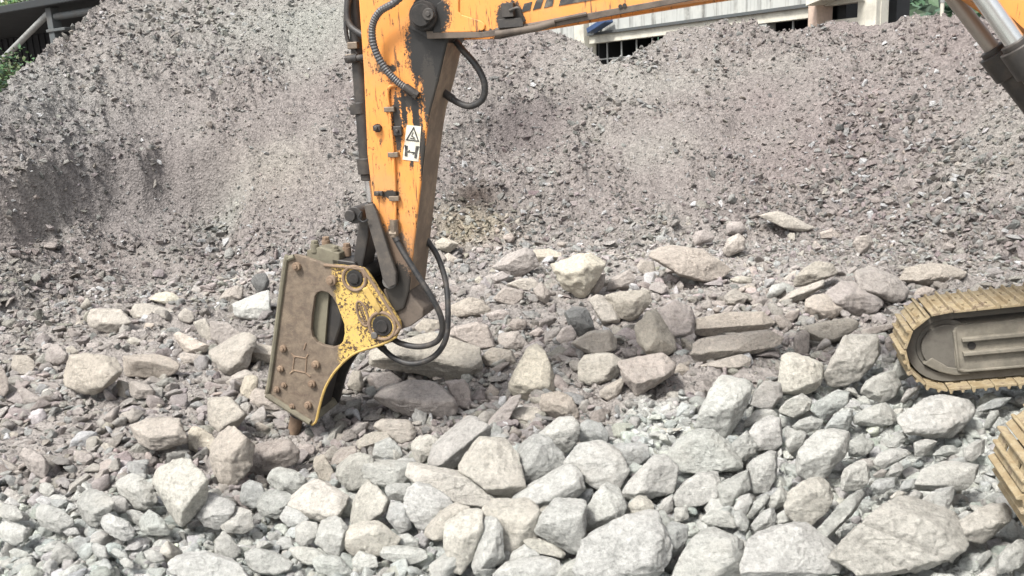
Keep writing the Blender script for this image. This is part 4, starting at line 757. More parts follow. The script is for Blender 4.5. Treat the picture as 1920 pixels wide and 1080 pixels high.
# ------------------------------------------------------------------ the broken rocks, each one its own thing
ORG = dict(A=(0, 500), B=(640, 440), C=(1040, 440), D=(1400, 440), E=(0, 810), F=(400, 690), G=(780, 690), H=(400, 810), I=(820, 810), J=(1160, 690), K=(1440, 650), L=(1240, 810), M=(1440, 810))
TONE = dict(white=(.57, .57, .535), cream=(.61, .56, .475), pale=(.52, .508, .47), grey=(.42, .42, .395), bluegrey=(.37, .385, .385), greengrey=(.43, .44, .41), teal=(.43, .455, .44), mauve=(.375, .335, .315), tan=(.46, .42, .36), brown=(.33, .285, .25), pink=(.45, .39, .355), dark=(.19, .19, .185))
ROCKS = '''
tan|A|650,430 700,300 890,290 960,350 960,410 880,490 810,515 660,490|665,440 860,435 955,405|flat dusty slab with a dark front edge left of the pale oval rock
tan|A|955,380 1010,290 1100,275 1290,310 1300,340 1220,370 1080,410 990,410|1000,400 1100,355 1290,335|flat dusty slab carrying the pale oval rock
cream|A|1115,265 1190,190 1300,185 1340,230 1320,275 1280,300 1210,290|1180,270|pale cream oval rock on top of a flat slab, left of the breaker
pale|A|435,960 525,685 650,640 890,650 910,745 840,830 720,930 640,990 500,985|610,810 780,790 640,930|large pale wedge with a smooth slanting face, left of the long grey block
grey|A|915,700 1000,680 1230,640 1330,700 1310,770 1260,840 930,850 910,790|920,710 1240,695 1325,720|long grey block propped on a small blue-grey block
greengrey|A|865,985 900,845 960,860 960,960 905,1015||narrow upright green-grey stone beside the small blue-grey block
bluegrey|A|970,860 1080,870 1140,890 1155,940 1120,980 1000,1010 965,990|1000,930 1140,910|small blue-grey block holding up the long grey block
cream|A|1310,510 1340,500 1430,530 1555,585 1540,630 1450,670 1375,655 1315,560|1380,640 1430,610 1550,590|pale wedge with a shaded lower facet between the upright pebble and a tan stone beneath
tan|A|1330,690 1380,650 1530,660 1510,730 1370,745||tan stone half hidden beneath the pale wedge left of the breaker
tan|A|1450,420 1540,385 1570,440 1575,570 1530,575 1490,520||smooth upright stone standing behind the pale wedge left of the breaker
mauve|A|1580,420 1700,420 1800,500 1740,600 1640,620 1580,560||dusty mauve slab lying flat right of the smooth upright stone
tan|A|1560,680 1700,620 1790,540 1870,480 1915,520 1850,580 1760,640 1860,740 1700,820 1620,790|1640,760 1700,690 1770,640|bent tan rock pointing up towards the left edge of the breaker
pale|A|1770,660 1830,600 1920,580 2060,590 2050,715 1800,715|1800,640 2040,650|pale flat ended slab partly hidden behind the left edge of the breaker
white|A|1740,300 1900,225 2010,190 2010,310 1990,415 1790,410 1750,370|1790,350 1990,330|whitish block above the flat ended slab, left of the breaker's hole
brown|A|1635,260 1700,180 1780,140 1830,180 1800,240 1740,275||brown lump on the slope just behind the whitish block
tan|A|1330,380 1390,310 1440,330 1450,390 1420,430 1340,415||small tan boulder right of the two flat dusty slabs
dark|A|1880,120 1920,60 1990,50 2015,110 1985,190 1930,200||dark shale lump close behind the breaker's left shoulder
greengrey|A|80,780 130,660 210,645 270,690 240,790 150,830 90,830||rounded green-grey boulder near the left border below the smooth slide
mauve|A|370,620 430,570 500,640 510,720 400,760 320,740||crumbling mauve lump above the large pale wedge
mauve|A|250,900 300,870 440,860 465,880 400,930 300,945||flat mauve stone at the tip of the large pale wedge
mauve|A|135,940 180,900 300,960 300,1060 150,1050|150,1010 300,1010|mauve block with a cut front below the flat mauve stone
brown|A|-30,700 30,710 50,830 40,940 0,1020 -40,1000||brown slab cut off by the left border of the photo
mauve|A|640,630 650,580 740,560 750,620 700,645||*
tan|A|860,600 920,560 1000,520 1060,540 1040,580 940,610||*
pale|A|1070,470 1100,420 1150,420 1160,450 1120,485||*
tan|A|1680,880 1780,810 1860,770 1890,800 1800,900 1720,920||tan splinter pointing at the lower left edge of the breaker
pale|A|1790,960 1850,830 1900,810 1930,830 1900,960 1850,1010||pale upright wedge close to the lower left edge of the breaker
tan|A|490,620 540,590 600,640 580,660 500,665||*
tan|E|968,0 1148,-92 1348,-132 1388,52 1220,140 1068,192 1012,148|1030,60 1340,-20|broad flat faced tan block left of the pale cream lumpy rock
cream|E|1388,92 1480,-48 1592,20 1612,92 1548,188 1492,205 1400,150||pale cream lumpy rock between the broad tan block and the leaning tan slab
tan|E|1562,230 1600,150 1760,-36 1900,90 1888,160 1840,270 1650,460 1580,400|1650,170 1790,10|leaning tan slab with a rough face just left of the chisel
brown|F|215,840 300,620 480,560 590,530 630,600 600,690 400,790 260,850|310,690 480,590 600,560|long brown slab lying under the chisel tip
cream|E|1150,460 1210,300 1330,270 1450,180 1510,250 1560,340 1570,440 1480,560 1380,660 1270,760 1230,700 1180,560|1230,620 1400,420 1530,330|big beige angular boulder below the leaning tan slab
pale|E|860,440 960,330 1040,300 1140,370 1160,520 1080,600 960,620 870,520||pale greenish boulder behind the big beige angular one
pale|E|815,560 870,480 940,470 970,540 940,640 840,620||small pale rock in front of the pale greenish boulder
grey|E|575,600 680,450 800,405 840,440 820,560 760,690 650,760 590,750|600,640 720,560 830,480|tall grey rock with a dark lower flank leaning right, near the lower left corner
white|E|235,720 280,610 380,540 480,560 580,640 500,720 400,790 260,780||whitish rounded boulder left of the tall leaning grey rock
pale|E|-40,680 0,530 150,540 205,620 120,690 20,720||pale rock cut by the left border, upper of two
white|E|-40,760 60,670 220,660 230,720 150,840 40,900 -30,880||white rock cut by the left border, lower of two
grey|E|450,770 500,720 590,700 600,760 480,800||*
white|E|745,740 790,650 850,615 960,640 1000,720 1000,790 900,840 760,800||white rounded rock left of the green faced one
greengrey|E|1015,780 1060,680 1160,580 1230,640 1265,740 1240,770 1100,805|1070,730 1190,680|pale rock with a green lower face, under the big beige boulder
pale|E|945,620 1010,580 1090,590 1080,650 1010,720 960,680||*
white|E|1435,650 1490,510 1640,460 1780,510 1760,580 1680,680 1600,750 1500,760|1480,640 1700,600|greenish white boulder right of the big beige one
pale|E|1610,730 1720,630 1800,560 1890,570 1890,700 1800,770 1660,775||pale triangular rock at the lower right of the greenish white boulder
white|E|1220,1090 1400,950 1580,912 1800,935 1850,1040 1850,1160 1240,1160||broad white slab at the bottom border left of centre
pale|E|280,490 330,380 390,365 415,400 370,480 320,520||small pale egg shaped stone on the edge of the mauve soil
pale|E|330,530 400,470 500,460 520,490 450,540||*
pink|E|20,490 90,420 190,500 180,535 60,520||flat pinkish stone on the soil near the left border
mauve|E|150,200 200,110 300,130 360,230 280,380 200,340||layered mauve rock lying on the brown soil near the left border
mauve|E|530,240 590,140 690,160 690,220 600,270||*
greengrey|E|630,70 740,20 770,60 740,110 650,110||*
tan|E|760,120 800,80 860,110 880,150 830,190 770,170||*
teal|E|770,220 820,200 870,195 860,230 810,265||small teal stone on the mauve soil above the pale greenish boulder
white|E|45,930 130,870 220,880 215,930 100,960||*
white|E|890,990 960,940 1000,970 990,1030 910,1030||*
white|E|690,880 740,830 800,850 810,940 740,970 690,950||*
pale|E|1070,930 1150,880 1220,900 1230,960 1150,1000 1080,980||*
white|E|820,930 870,870 960,900 960,950 880,990||*
bluegrey|H|185,560 230,420 300,365 360,380 390,450 350,560 250,590||dark blue-grey boulder in the shade under the long brown slab
grey|H|390,410 450,310 520,280 640,300 720,370 720,430 640,520 500,470 420,450||rounded grey boulder right of the dark blue-grey one below the chisel
greengrey|H|310,600 380,490 480,440 590,450 600,520 540,600 470,660 330,655|420,600 520,520 590,480|green-grey block with a shaded lower face, in front of the rounded grey boulder
cream|H|545,580 700,430 800,370 900,400 1010,460 960,540 900,640 840,680 700,660 560,620|870,630 950,530|big cream boulder with a dark right edge, below and right of the breaker
white|H|490,680 560,570 650,590 720,650 640,720 540,720||*
greengrey|H|745,300 780,200 830,180 870,250 905,350 850,380 760,360||small green-grey upright stone below the two leaning slabs
brown|H|875,250 960,150 1060,100 1075,150 990,220 910,290|890,260 1000,180 1070,135|thin brown slab, lower left of the two overlapping slabs right of the chisel
tan|H|1075,100 1150,40 1290,-10 1320,40 1240,100 1100,155|1090,120 1310,45|tan bar shaped slab, upper right of the two overlapping slabs right of the chisel
teal|H|1200,170 1220,110 1330,55 1390,110 1410,180 1380,225 1210,220||teal-grey rounded rock on top of the flat topped grey block
grey|H|1070,300 1080,240 1300,230 1510,235 1500,290 1440,390 1270,430 1120,390|1330,400 1380,270|flat topped grey block under the teal-grey rock
tan|H|905,350 950,280 1060,190 1190,150 1200,220 1080,250 1070,360 1120,410 1010,450 920,380||tan rock wedged against the left end of the flat topped grey block
pale|H|925,640 980,520 1090,470 1100,540 1040,640||*
cream|H|1010,740 1060,560 1140,440 1200,375 1290,470 1310,540 1220,620 1150,700 1020,760|1220,600 1300,530|tall cream rock leaning right, in front of the flat topped grey block
grey|H|1285,440 1320,410 1480,390 1500,440 1430,530 1310,520||pale grey rock sitting on the dark blue-grey stone right of the tall cream rock
bluegrey|H|1295,660 1330,540 1420,540 1470,680 1450,760 1380,770||dark blue-grey stone wedged right of the tall cream rock
white|H|1425,560 1460,470 1540,410 1640,430 1760,500 1800,560 1720,610 1640,600 1610,720 1560,770 1510,740 1440,630|1600,560|white bent rock below the left end of the long cream slab
cream|H|1450,350 1470,275 1760,320 1930,345 2040,440 2160,540 2000,560 1830,545 1720,460 1600,400 1500,400||long cream slab sloping down to the right in the middle of the pale blocks
cream|H|945,820 1000,760 1150,700 1270,685 1390,780 1330,860 1210,930 1040,950 960,900|980,830 1190,760 1260,700|cream block with a mauve patch below the tall cream rock
white|H|740,850 830,700 950,640 1000,700 960,850 900,940 800,920||white rough rock left of the cream block with the mauve patch
pale|H|600,860 620,740 700,680 800,680 800,740 720,830 640,880||*
white|H|1340,820 1380,780 1470,770 1550,830 1540,880 1400,880||*
white|H|1245,940 1280,890 1400,870 1580,880 1590,930 1480,1000 1380,980 1260,970||*
white|H|235,960 330,900 480,900 600,950 560,1020 430,1080 260,1090 240,1030||broad greenish white rock near the bottom border right of the white slab
pale|H|570,910 650,880 780,880 870,920 760,990 690,1010 600,970||flat grey-white stone right of the broad greenish white rock near the bottom border
white|H|740,1000 830,940 980,950 1040,1060 900,1100 760,1080||white rock at the bottom border below the cream block with the mauve patch
white|H|1020,1000 1110,910 1220,930 1220,1000 1100,1060 1040,1060||*
cream|I|-100,780 20,620 160,550 240,570 200,640 90,720 0,830 -60,850||long cream rock left of the narrow upright white one, upper of the pair
cream|I|45,850 60,740 180,640 330,600 330,760 270,900 200,1010 150,1070 70,1010|180,800 330,700|large cream rock with a dark facet, directly left of the narrow upright white one
white|I|255,1010 300,900 320,760 330,640 440,650 480,720 490,960 420,1040 350,1070 270,1060||narrow upright white rock standing at the bottom between larger cream blocks
cream|I|330,640 380,550 560,540 700,545 760,590 760,680 730,790 650,850 540,930 490,900 470,700|650,700 740,610|big cream block behind the narrow upright white rock
cream|I|180,300 200,220 260,70 530,75 590,170 590,250 650,430 560,520 420,500 380,460 320,390 220,340|235,330 390,470 570,400 640,390|square cracked cream block with a dark undercut, centre of the pale rocks
grey|I|590,210 620,120 720,40 840,70 940,190 950,260 860,330 700,430 650,420 610,330||rounded speckled grey boulder right of the square cracked block
pale|I|750,40 850,-40 920,-90 1020,-100 1070,-20 1040,70 960,190 900,160||pale rock leaning behind the rounded speckled grey boulder
bluegrey|G|1210,440 1280,400 1390,430 1440,500 1430,570 1330,560 1240,540||grey rock at the edge of the bare soil behind the pink topped boulder
white|I|540,530 600,480 720,430 900,310 1000,260 1070,320 1060,400 1090,440 1000,520 900,550 800,590 660,550|720,540 900,500 1060,400|white elongated wedge pointing down left below the rounded speckled boulder
pale|I|970,230 1060,110 1210,85 1300,140 1440,220 1440,300 1390,400 1360,460 1280,420 1190,420 1080,310||boulder with a crumbly pink top, right of the white elongated wedge
bluegrey|I|1300,100 1440,100 1580,110 1590,200 1500,260 1440,290 1360,170||blue-grey rock behind and right of the pink topped boulder
pale|I|1385,480 1430,390 1600,210 1700,195 1800,290 1780,470 1640,470 1500,480 1420,520|1560,440 1600,260|pale pinkish rock with a ridge, right of the pink topped boulder
white|I|735,750 770,650 880,540 1100,545 1110,640 1100,880 1080,950 940,890 870,820 760,790|800,680 960,710 1095,620|white block with a flat top and grey broken front, left of the huge white boulder
white|I|1100,690 1140,520 1260,405 1370,470 1420,580 1380,680 1230,740 1130,760||white peaked rock leaning on the back of the huge white boulder
white|I|1110,830 1230,740 1400,650 1640,660 1690,750 1755,880 1745,980 1690,1080 1500,1150 1150,1150 1060,1000|1640,1000 1700,800|huge smooth white boulder at the bottom border right of centre
cream|I|640,820 650,790 780,810 880,850 950,910 940,945 850,930 750,910 680,860||thin smooth cream slab left of the huge white boulder
white|I|540,990 560,920 660,860 760,920 740,960 620,1010||*
white|I|430,1070 500,1010 660,970 820,950 930,990 900,1060 800,1110 450,1120||white rock cut by the bottom border between the narrow upright rock and the huge boulder
pale|I|890,1080 960,1000 1060,960 1090,1010 1100,1110 900,1120||*
bluegrey|I|1690,730 1740,690 1880,740 1880,830 1840,900 1760,960 1740,860||dark blue banded stone at the right flank of the huge white boulder
cream|I|1420,560 1500,490 1560,500 1620,560 1640,650 1500,660||*
pale|I|1660,580 1700,500 1770,490 1775,590 1720,640||*
pale|I|1775,570 1870,570 1895,660 1790,690||*
white|J|610,430 640,300 680,200 740,65 860,100 960,120 1015,170 990,290 930,430 850,550 760,540 620,460|640,345 780,340 930,290|tall white block standing alone on the edge of the bare soil
mauve|J|1000,300 1030,170 1080,100 1210,130 1240,230 1170,330 1080,290||mauve rock between the tall white block and the smooth cream one
teal|J|460,320 520,275 580,300 570,360 520,390||*
greengrey|J|380,640 430,540 560,470 700,500 740,580 960,720 940,780 830,800 600,800 500,770 400,700||long green-grey slab in front of the tall white block
white|J|950,500 980,440 1100,370 1220,400 1260,470 1250,590 1180,660 1050,640 990,570||rounded lime-white boulder right of the tall white block
grey|J|805,620 870,540 950,480 1040,600 1040,650 950,715 880,680||grey rock tucked under the rounded lime-white boulder
pale|J|940,440 960,380 1030,310 1150,330 1200,370 1080,400 980,440||pale greenish rock behind the rounded lime-white boulder
pale|J|1210,300 1260,240 1360,200 1460,270 1450,340 1340,390 1240,370||pinkish white rock below the smooth cream block
teal|K|345,480 370,400 510,330 620,370 625,450 480,500 440,570 360,530||large teal-grey rounded rock right of the pinkish white rock
teal|K|420,610 500,500 620,480 635,520 630,640 600,670 520,640|520,560 620,560|small angular pale teal rock in front of the large teal-grey one
greengrey|K|635,500 720,450 850,425 940,500 1030,620 1000,630 830,630 700,570 650,570||green-grey rock left of the broad pale boulder under the far track
pale|K|700,320 740,240 880,170 930,190 960,270 1020,330 1000,410 900,450 800,400 730,350||pale rounded rock left of the grey one touching the far track
pale|K|940,490 1030,440 1150,340 1250,330 1480,400 1620,530 1600,600 1480,660 1490,720 1430,750 1260,700 1080,650 1040,600|1060,615 1280,650 1480,670|broad pale boulder below the front of the far track
cream|K|95,330 90,210 100,50 130,30 330,110 420,170 430,300 380,350 290,370 130,385|235,345 235,100 420,290|smooth cream block with a clean cut face, left of the large beige boulder
tan|K|440,232 490,120 580,-104 672,-80 868,-72 868,108 830,180 740,280 600,330 470,320||large beige rough boulder just left of the far track
grey|K|950,240 960,130 990,20 1050,40 1130,150 1140,230 1010,300 960,270||grey rock touching the curved front of the far track
pink|D|1045,770 1140,730 1170,860 1100,900 1050,830||small pinkish rock squeezed behind the front of the far track
mauve|K|1000,410 1040,320 1150,290 1130,340 1030,430||*
white|K|135,690 220,630 290,670 280,740 200,810 150,770||*
white|K|200,840 260,720 330,640 420,630 600,680 620,750 620,830 550,930 450,1050 390,1040 250,940 210,890|240,820 420,830 610,780|large white boulder carrying a loose flake on its top
white|K|430,720 480,680 560,680 590,720 500,750||thin loose flake lying on top of the large white boulder
grey|K|590,690 700,680 800,730 815,790 760,840 630,830 620,750||grey rock right of the white boulder with the loose flake
grey|K|190,580 240,540 320,530 430,580 400,630 290,660 210,620||*
pale|L|640,250 700,190 790,155 870,190 890,290 880,370 840,480 740,470 680,400||blocky grey-white rock left of the cream egg shaped boulder
pale|L|95,480 150,400 260,320 420,330 470,480 460,510 350,560 200,570 110,550||long rounded grey-white rock below the long green-grey slab
grey|L|430,390 560,330 640,310 680,440 620,500 540,580 470,560||grey rock wedged right of the long rounded grey-white rock
cream|L|945,540 960,430 1060,360 1160,360 1270,450 1310,560 1290,640 1170,740 1090,720 980,620||cream egg shaped boulder, the roundest rock of the pale field
white|L|550,560 580,490 660,475 690,540 650,650 580,620||*
grey|L|660,620 700,520 780,475 820,490 790,560 690,660||*
pale|L|770,550 850,500 890,410 960,500 960,560 850,605||*
grey|L|675,700 740,610 820,580 880,680 860,720 720,745||*
white|L|860,610 930,580 1015,680 1000,690 880,695||*
white|L|290,640 360,590 500,620 580,700 570,740 450,720 350,690||*
grey|L|545,590 590,600 680,730 650,765 560,700||*
white|L|620,900 610,780 790,730 1000,690 1050,790 1190,860 1280,960 1430,1060 1400,1130 700,1130 650,1000|660,980 900,1040|large white slab at the bottom border with a small rock lying on it
pale|L|790,770 880,730 1010,720 970,790 880,835 820,800||small pale rock lying on the large white slab at the bottom
white|L|100,1060 180,870 260,770 360,755 560,820 620,900 650,1050 640,1120 120,1130|580,1080 560,860|large white domed block at the bottom border right of the huge smooth boulder
cream|M|445,880 520,780 590,770 640,640 740,510 850,480 950,530 1100,630 1200,650 1380,740 1500,840 1600,980 1640,1050 1500,1110 900,1120 640,1080 520,1000||huge flat cream slab with straight grooves near the bottom right
grey|M|365,760 450,700 510,600 600,490 680,465 720,520 690,590 600,660 580,730 500,790 440,880 400,850||long knobbly grey rock along the left edge of the huge grooved slab
pale|M|545,330 570,260 640,220 740,240 790,400 760,460 620,470 560,420||pale rounded rock right of the cream egg shaped boulder
pink|M|640,215 690,200 780,220 820,270 740,290||*
white|M|795,200 830,140 920,120 1060,165 1100,210 980,240 900,280 820,240||white oval rock above the small pyramid shaped stone
white|M|900,340 910,270 950,225 1030,300 1000,350||small white pyramid shaped stone
pink|M|785,310 850,280 900,310 880,350 800,345||*
bluegrey|M|770,390 800,350 960,360 970,430 870,480 790,430||blue-grey stone just below the small pyramid shaped stone
bluegrey|M|980,400 1020,350 1100,360 1150,440 1080,450 1000,450||*
pale|M|1115,390 1130,230 1250,205 1420,265 1620,300 1620,430 1540,515 1400,490 1370,420 1160,420|1130,350 1300,390 1400,410|long pale block with two steps, left of the near track
white|M|1150,470 1220,420 1380,425 1410,520 1400,640 1290,685 1220,630 1170,540||white cube shaped rock under the long stepped block left of the near track
tan|M|1365,650 1450,600 1580,530 1750,560 1850,680 1880,740 1760,800 1690,890 1580,880 1500,800 1400,740|1380,660 1550,750 1850,720|grey-tan boulder under the lower end of the near track
pale|M|1715,890 1800,790 1950,850 1960,1100 1780,1110 1730,1000||pale rock in the bottom right corner of the photo
pale|M|1030,500 1080,430 1150,470 1160,570 1110,610 1040,570||*
cream|M|910,480 960,440 1030,460 1020,520 930,510||*
white|M|890,90 930,30 1000,0 1060,70 1000,130 920,120||small white cube below the broad pale boulder
pale|M|1070,70 1150,50 1290,90 1230,180 1120,190||*
greengrey|M|1220,160 1300,95 1380,110 1460,180 1350,200||*
bluegrey|M|1320,210 1370,195 1520,195 1540,250 1450,270 1380,250||*
pale|M|1450,120 1540,60 1620,60 1640,200 1560,260 1490,200||pale rock touching the left edge of the near track's shoes
pale|M|240,730 280,720 355,780 355,830 300,810||*
pale|M|1520,1080 1640,1020 1740,1040 1760,1110 1530,1120||*
grey|M|1560,910 1640,890 1690,950 1640,1030 1590,990||*
grey|K|1630,620 1650,470 1720,470 1740,530 1690,640||grey rock in the shade between the two tracks
bluegrey|K|1540,440 1700,385 1860,400 1800,470 1660,480 1560,480||flat dark slab under the bottom run of the far track
cream|C|0,230 180,165 320,160 380,220 300,320 250,450 160,470 120,450 60,350||yellowish cream block standing out among the brown rocks right of the stick
brown|C|240,440 300,330 380,300 360,400 300,460||brown chip on the right flank of the yellowish cream block
mauve|C|400,420 430,330 560,270 600,340 570,410 430,430||mauve block right of the yellowish cream block
tan|C|625,230 650,190 740,210 760,300 700,310 640,270||small tan boulder left of the long slab at the foot of the heap
grey|C|740,150 800,100 900,90 1100,130 1280,240 1320,280 1200,370 1100,330 960,300 850,220|800,170 960,290 1080,310|long grey slab with a pale lower edge at the foot of the heap
mauve|C|1040,60 1060,-20 1130,-30 1200,20 1160,80 1070,100||mauve boulder, left one of two half buried in the slope
tan|C|1275,110 1310,30 1380,0 1440,50 1440,110 1330,160 1280,150||tan boulder, right one of two half buried in the slope
mauve|C|1292,-60 1310,-100 1400,-90 1440,-40 1400,0 1300,-10||small lilac block on top of the half buried tan boulder
greengrey|C|400,460 470,440 700,430 720,520 690,590 610,650 500,620 460,540||large dark green-grey boulder below the mauve block
dark|C|80,600 130,550 230,560 280,660 290,710 190,760 120,680|90,630 200,610 280,690|dark faced cube among the brown rubble
tan|C|270,490 330,460 420,510 490,630 490,660 370,670 320,580|370,650 480,640|tan brick shaped block right of the dark faced cube
pink|C|20,770 60,710 120,690 165,760 120,830 40,820||small lilac-pink stone left of the dark faced cube
pale|C|150,810 260,740 400,730 460,800 460,860 350,905 230,880||pale oval boulder below the dark faced cube
pale|C|620,690 700,590 740,570 780,660 800,750 940,860 850,890 720,890 640,780|720,870 800,770|pale three cornered slab left of the big brownish boulder
mauve|C|790,650 800,560 900,510 1010,560 1040,640 1050,770 970,820 880,790 810,740|850,770 950,680 1040,720|big brownish boulder right of the three cornered slab
greengrey|C|1060,750 1080,620 1250,590 1560,600 1650,680 1600,730 1380,740 1200,750|1080,690 1600,690|long green-grey slab, upper of two stacked right of the big brownish boulder
tan|C|1060,940 1070,800 1110,770 1350,760 1600,740 1720,810 1700,850 1490,905 1400,880 1250,910 1150,940|1080,860 1490,870|long tan slab, lower of two stacked right of the big brownish boulder
tan|C|1110,970 1200,950 1400,910 1470,950 1460,1010 1420,1035 1250,1000|1130,985 1420,1005|thin tan slab lying in front of the two stacked slabs
tan|C|190,1000 220,920 430,905 490,960 460,1060 380,1130 240,1110 195,1080|380,1090 440,1000|tan angular boulder right of the tall cream pointed one
pink|C|490,960 800,910 900,1000 880,1060 700,1150 620,1210 590,1170 540,1060|600,1140 860,1060|pinkish tan slab tilted on the bare soil right of the tan angular boulder
grey|C|880,1040 940,970 1010,1010 1000,1080 900,1090||*
mauve|C|1020,1050 1060,970 1110,960 1100,1020 1040,1060||*
tan|C|1280,460 1340,410 1450,480 1410,540 1300,520||*
white|C|1600,460 1620,380 1690,370 1740,410 1700,450 1620,490|1610,440 1700,430|small white block against the left end of the tan bar
pale|C|1390,400 1450,380 1510,400 1500,450 1410,440||*
pale|C|1320,330 1390,310 1480,330 1480,370 1380,380||*
tan|D|250,490 350,420 590,345 605,385 540,430 400,510 300,520|270,500 590,395|tan bar shaped slab lying across other rocks right of the small white block
greengrey|D|365,330 420,260 520,200 640,230 690,300 660,330 540,360 470,380 380,385|420,270 520,290 650,325|green-grey ridged rock behind the tan bar
pale|D|440,480 500,450 560,445 700,490 770,540 720,610 630,655 520,620 450,600||pale lens shaped boulder under the tan bar
mauve|D|610,430 720,340 830,380 1000,490 1060,560 1000,630 760,610 770,540 680,480||large brown-mauve rock right of the pale lens shaped boulder
mauve|D|820,270 850,220 1000,280 1150,360 1240,470 1240,520 1170,540 1060,490 900,400|900,400 1080,450|tilted mauve slab above the large brown-mauve rock
greengrey|D|1150,320 1190,230 1350,200 1520,240 1690,320 1690,350 1580,390 1460,400 1300,380||wide green-grey boulder right behind the top of the far track
greengrey|D|400,690 430,670 720,640 870,660 850,720 700,830 620,830 540,800 480,740|440,690 600,760 700,820|layered green-grey slab under the pale lens shaped boulder
pink|D|360,790 370,740 420,715 470,750 480,890 440,910 380,890|390,770 400,880|small upright pinkish brick shaped rock above the smooth cream block
brown|D|210,610 250,600 350,690 340,720 280,720 230,660||brown splinter above the upright pinkish rock
brown|D|290,600 330,570 400,570 390,630 340,665||*
tan|D|570,870 610,840 660,850 650,900 600,920||*
brown|D|800,70 830,10 920,0 960,60 900,160 820,120||brown boulder half buried in the slope above the tilted mauve slab
brown|D|900,170 960,130 1000,180 980,200||*
tan|D|108,-148 228,-180 532,-32 548,0 428,-8 292,-52 180,-110||long thin tan slab sticking out of the slope, highest of the large rocks
grey|D|553,-20 640,-46 720,20 667,43 573,33||grey rock at the right end of the long thin slab in the slope
brown|D|860,700 1000,690 1140,670 1130,710 1000,745 870,750||dark brown flat slab left of the far track
grey|D|1260,450 1280,400 1340,385 1430,420 1400,470 1280,480||grey rock peeking over the front top of the far track
pale|B|245,990 260,880 330,830 480,790 700,760 860,810 1060,870 1050,920 940,1060 880,1090 700,1050 500,1020|260,890 500,900 700,930 955,980|large pale pinkish slab lying behind the looped hoses
grey|B|815,600 830,540 960,480 1060,500 1110,550 1080,600 960,610 850,620||rounded grey boulder right of the hose loop
mauve|B|1150,240 1250,160 1380,110 1440,150 1470,240 1400,280 1290,310||mauve triangular rock left of the yellowish cream block
pale|B|1450,120 1550,110 1660,150 1640,190 1520,210 1470,190|1470,160 1640,170|pale flat stone above the yellowish cream block
tan|B|1240,380 1330,340 1430,330 1480,380 1430,420 1330,410||tan flat rock below the mauve triangular one
brown|B|1150,480 1230,400 1360,430 1350,480 1290,530 1190,510||brown rock in the hollow under the tan flat rock
brown|B|1440,420 1500,360 1570,450 1540,520 1480,480||*
pink|B|820,770 850,710 1020,670 1090,690 1100,760 1140,850 1080,870 960,840||pale pink rock right of the end of the pinkish slab
pink|B|1185,780 1200,750 1320,735 1400,840 1340,860 1200,870|1200,850 1290,790|pinkish brown block left of the tall cream pointed rock
pink|B|1090,600 1200,565 1255,590 1240,650 1150,660||*
brown|B|1255,680 1290,640 1390,640 1380,700 1320,740||*
cream|B|1272,1128 1380,920 1440,836 1512,880 1580,1048 1600,1140 1552,1200 1440,1232 1312,1192|1290,1120 1450,1150 1590,1110|tall cream pointed rock in the middle of the brown rubble
greengrey|B|1050,930 1130,860 1290,880 1310,950 1250,990 1100,990||crumbly green-grey lump left of the tall cream pointed rock
greengrey|B|560,700 620,640 740,650 740,720 700,770 600,770||green-grey rock seen through the hose loop
pale|B|740,190 800,140 880,190 870,215 760,210||*
dark|B|890,290 900,230 950,225 960,260 930,290||*
pink|B|1410,740 1480,700 1520,730 1470,770||*
mauve|B|1090,330 1200,280 1250,310 1220,360 1130,370||*
pale|B|1000,340 1040,310 1075,360 1020,375||*
pale|B|710,60 760,30 810,40 880,70 800,130 720,100||pale stone just right of the stick on the foot of the heap
mauve|F|1190,210 1300,180 1480,110 1650,120 1760,200 1790,270 1770,370 1600,370 1430,350 1290,290|1210,230 1400,250 1560,270 1780,240|large mauve slab lying under the pinkish slab behind the breaker
mauve|F|1160,90 1200,40 1320,30 1400,90 1330,150 1240,180||mauve rock squeezed between the pinkish slab and the mauve slab
pink|G|230,120 360,100 400,160 400,290 350,310 290,260||brick red angular rock at the right end of the large mauve slab
grey|F|1000,150 1050,30 1110,30 1120,150 1070,190||grey rock close behind the breaker's lower right edge
tan|F|-40,460 -20,280 20,240 130,220 200,290 240,340 160,430 60,520 0,530|0,470 110,360 200,330|grey-tan boulder with a shaded end, just left of the breaker's foot
grey|F|265,250 330,170 380,160 420,250 520,340 400,350 300,290||grey rock hidden under the breaker's lower left corner
pale|F|310,430 350,410 415,440 380,480 330,490||small pale flake in the dark gap left of the chisel
mauve|F|640,530 700,470 820,430 830,470 780,530 700,540||mauve rock just right of the chisel tip
tan|F|1200,450 1280,400 1460,400 1510,470 1480,530 1390,565 1330,510||flat tan rock behind the tan bar shaped slab right of the chisel
cream|F|1480,590 1540,540 1650,500 1700,560 1640,640 1530,740 1510,700||cream wedge beside the left end of the long mauve-grey boulder
mauve|G|90,710 130,610 300,470 480,360 540,400 545,500 400,580 350,680 230,780 150,795|140,740 340,620 530,470|long mauve-grey boulder behind the square cracked cream block
tan|G|690,360 740,310 900,310 1000,390 960,420 830,440 750,410|700,370 850,395 980,400|tan flat topped rock beside the layered grey boulder
grey|G|945,220 1070,195 1160,240 1210,330 1200,400 1090,390 990,350 950,300||layered grey boulder below the tall cream pointed rock
tan|G|1390,170 1480,120 1560,80 1570,110 1520,220 1450,235 1400,210||tan half moon stone lying alone on the bare soil
grey|G|520,190 560,130 620,180 590,250 540,240||*
mauve|G|540,430 640,330 720,240 790,220 740,280 690,390 600,470||mauve-grey splinter left of the tan flat topped rock
pink|F|630,680 650,580 760,580 740,640 660,700||*
grey|G|330,430 370,355 420,380 380,450||*
'''
ROCK_POLY = []
def rock_obj(V, F, col, label, group, name='rock'):
    c = V.mean(0); c[2] = V[:, 2].min()
    o = fast_mesh(name, V - c, F, M_ROCK, None, True); o.location = c; o.color = (*col, 1); return tag(o, label, 'rock', group)
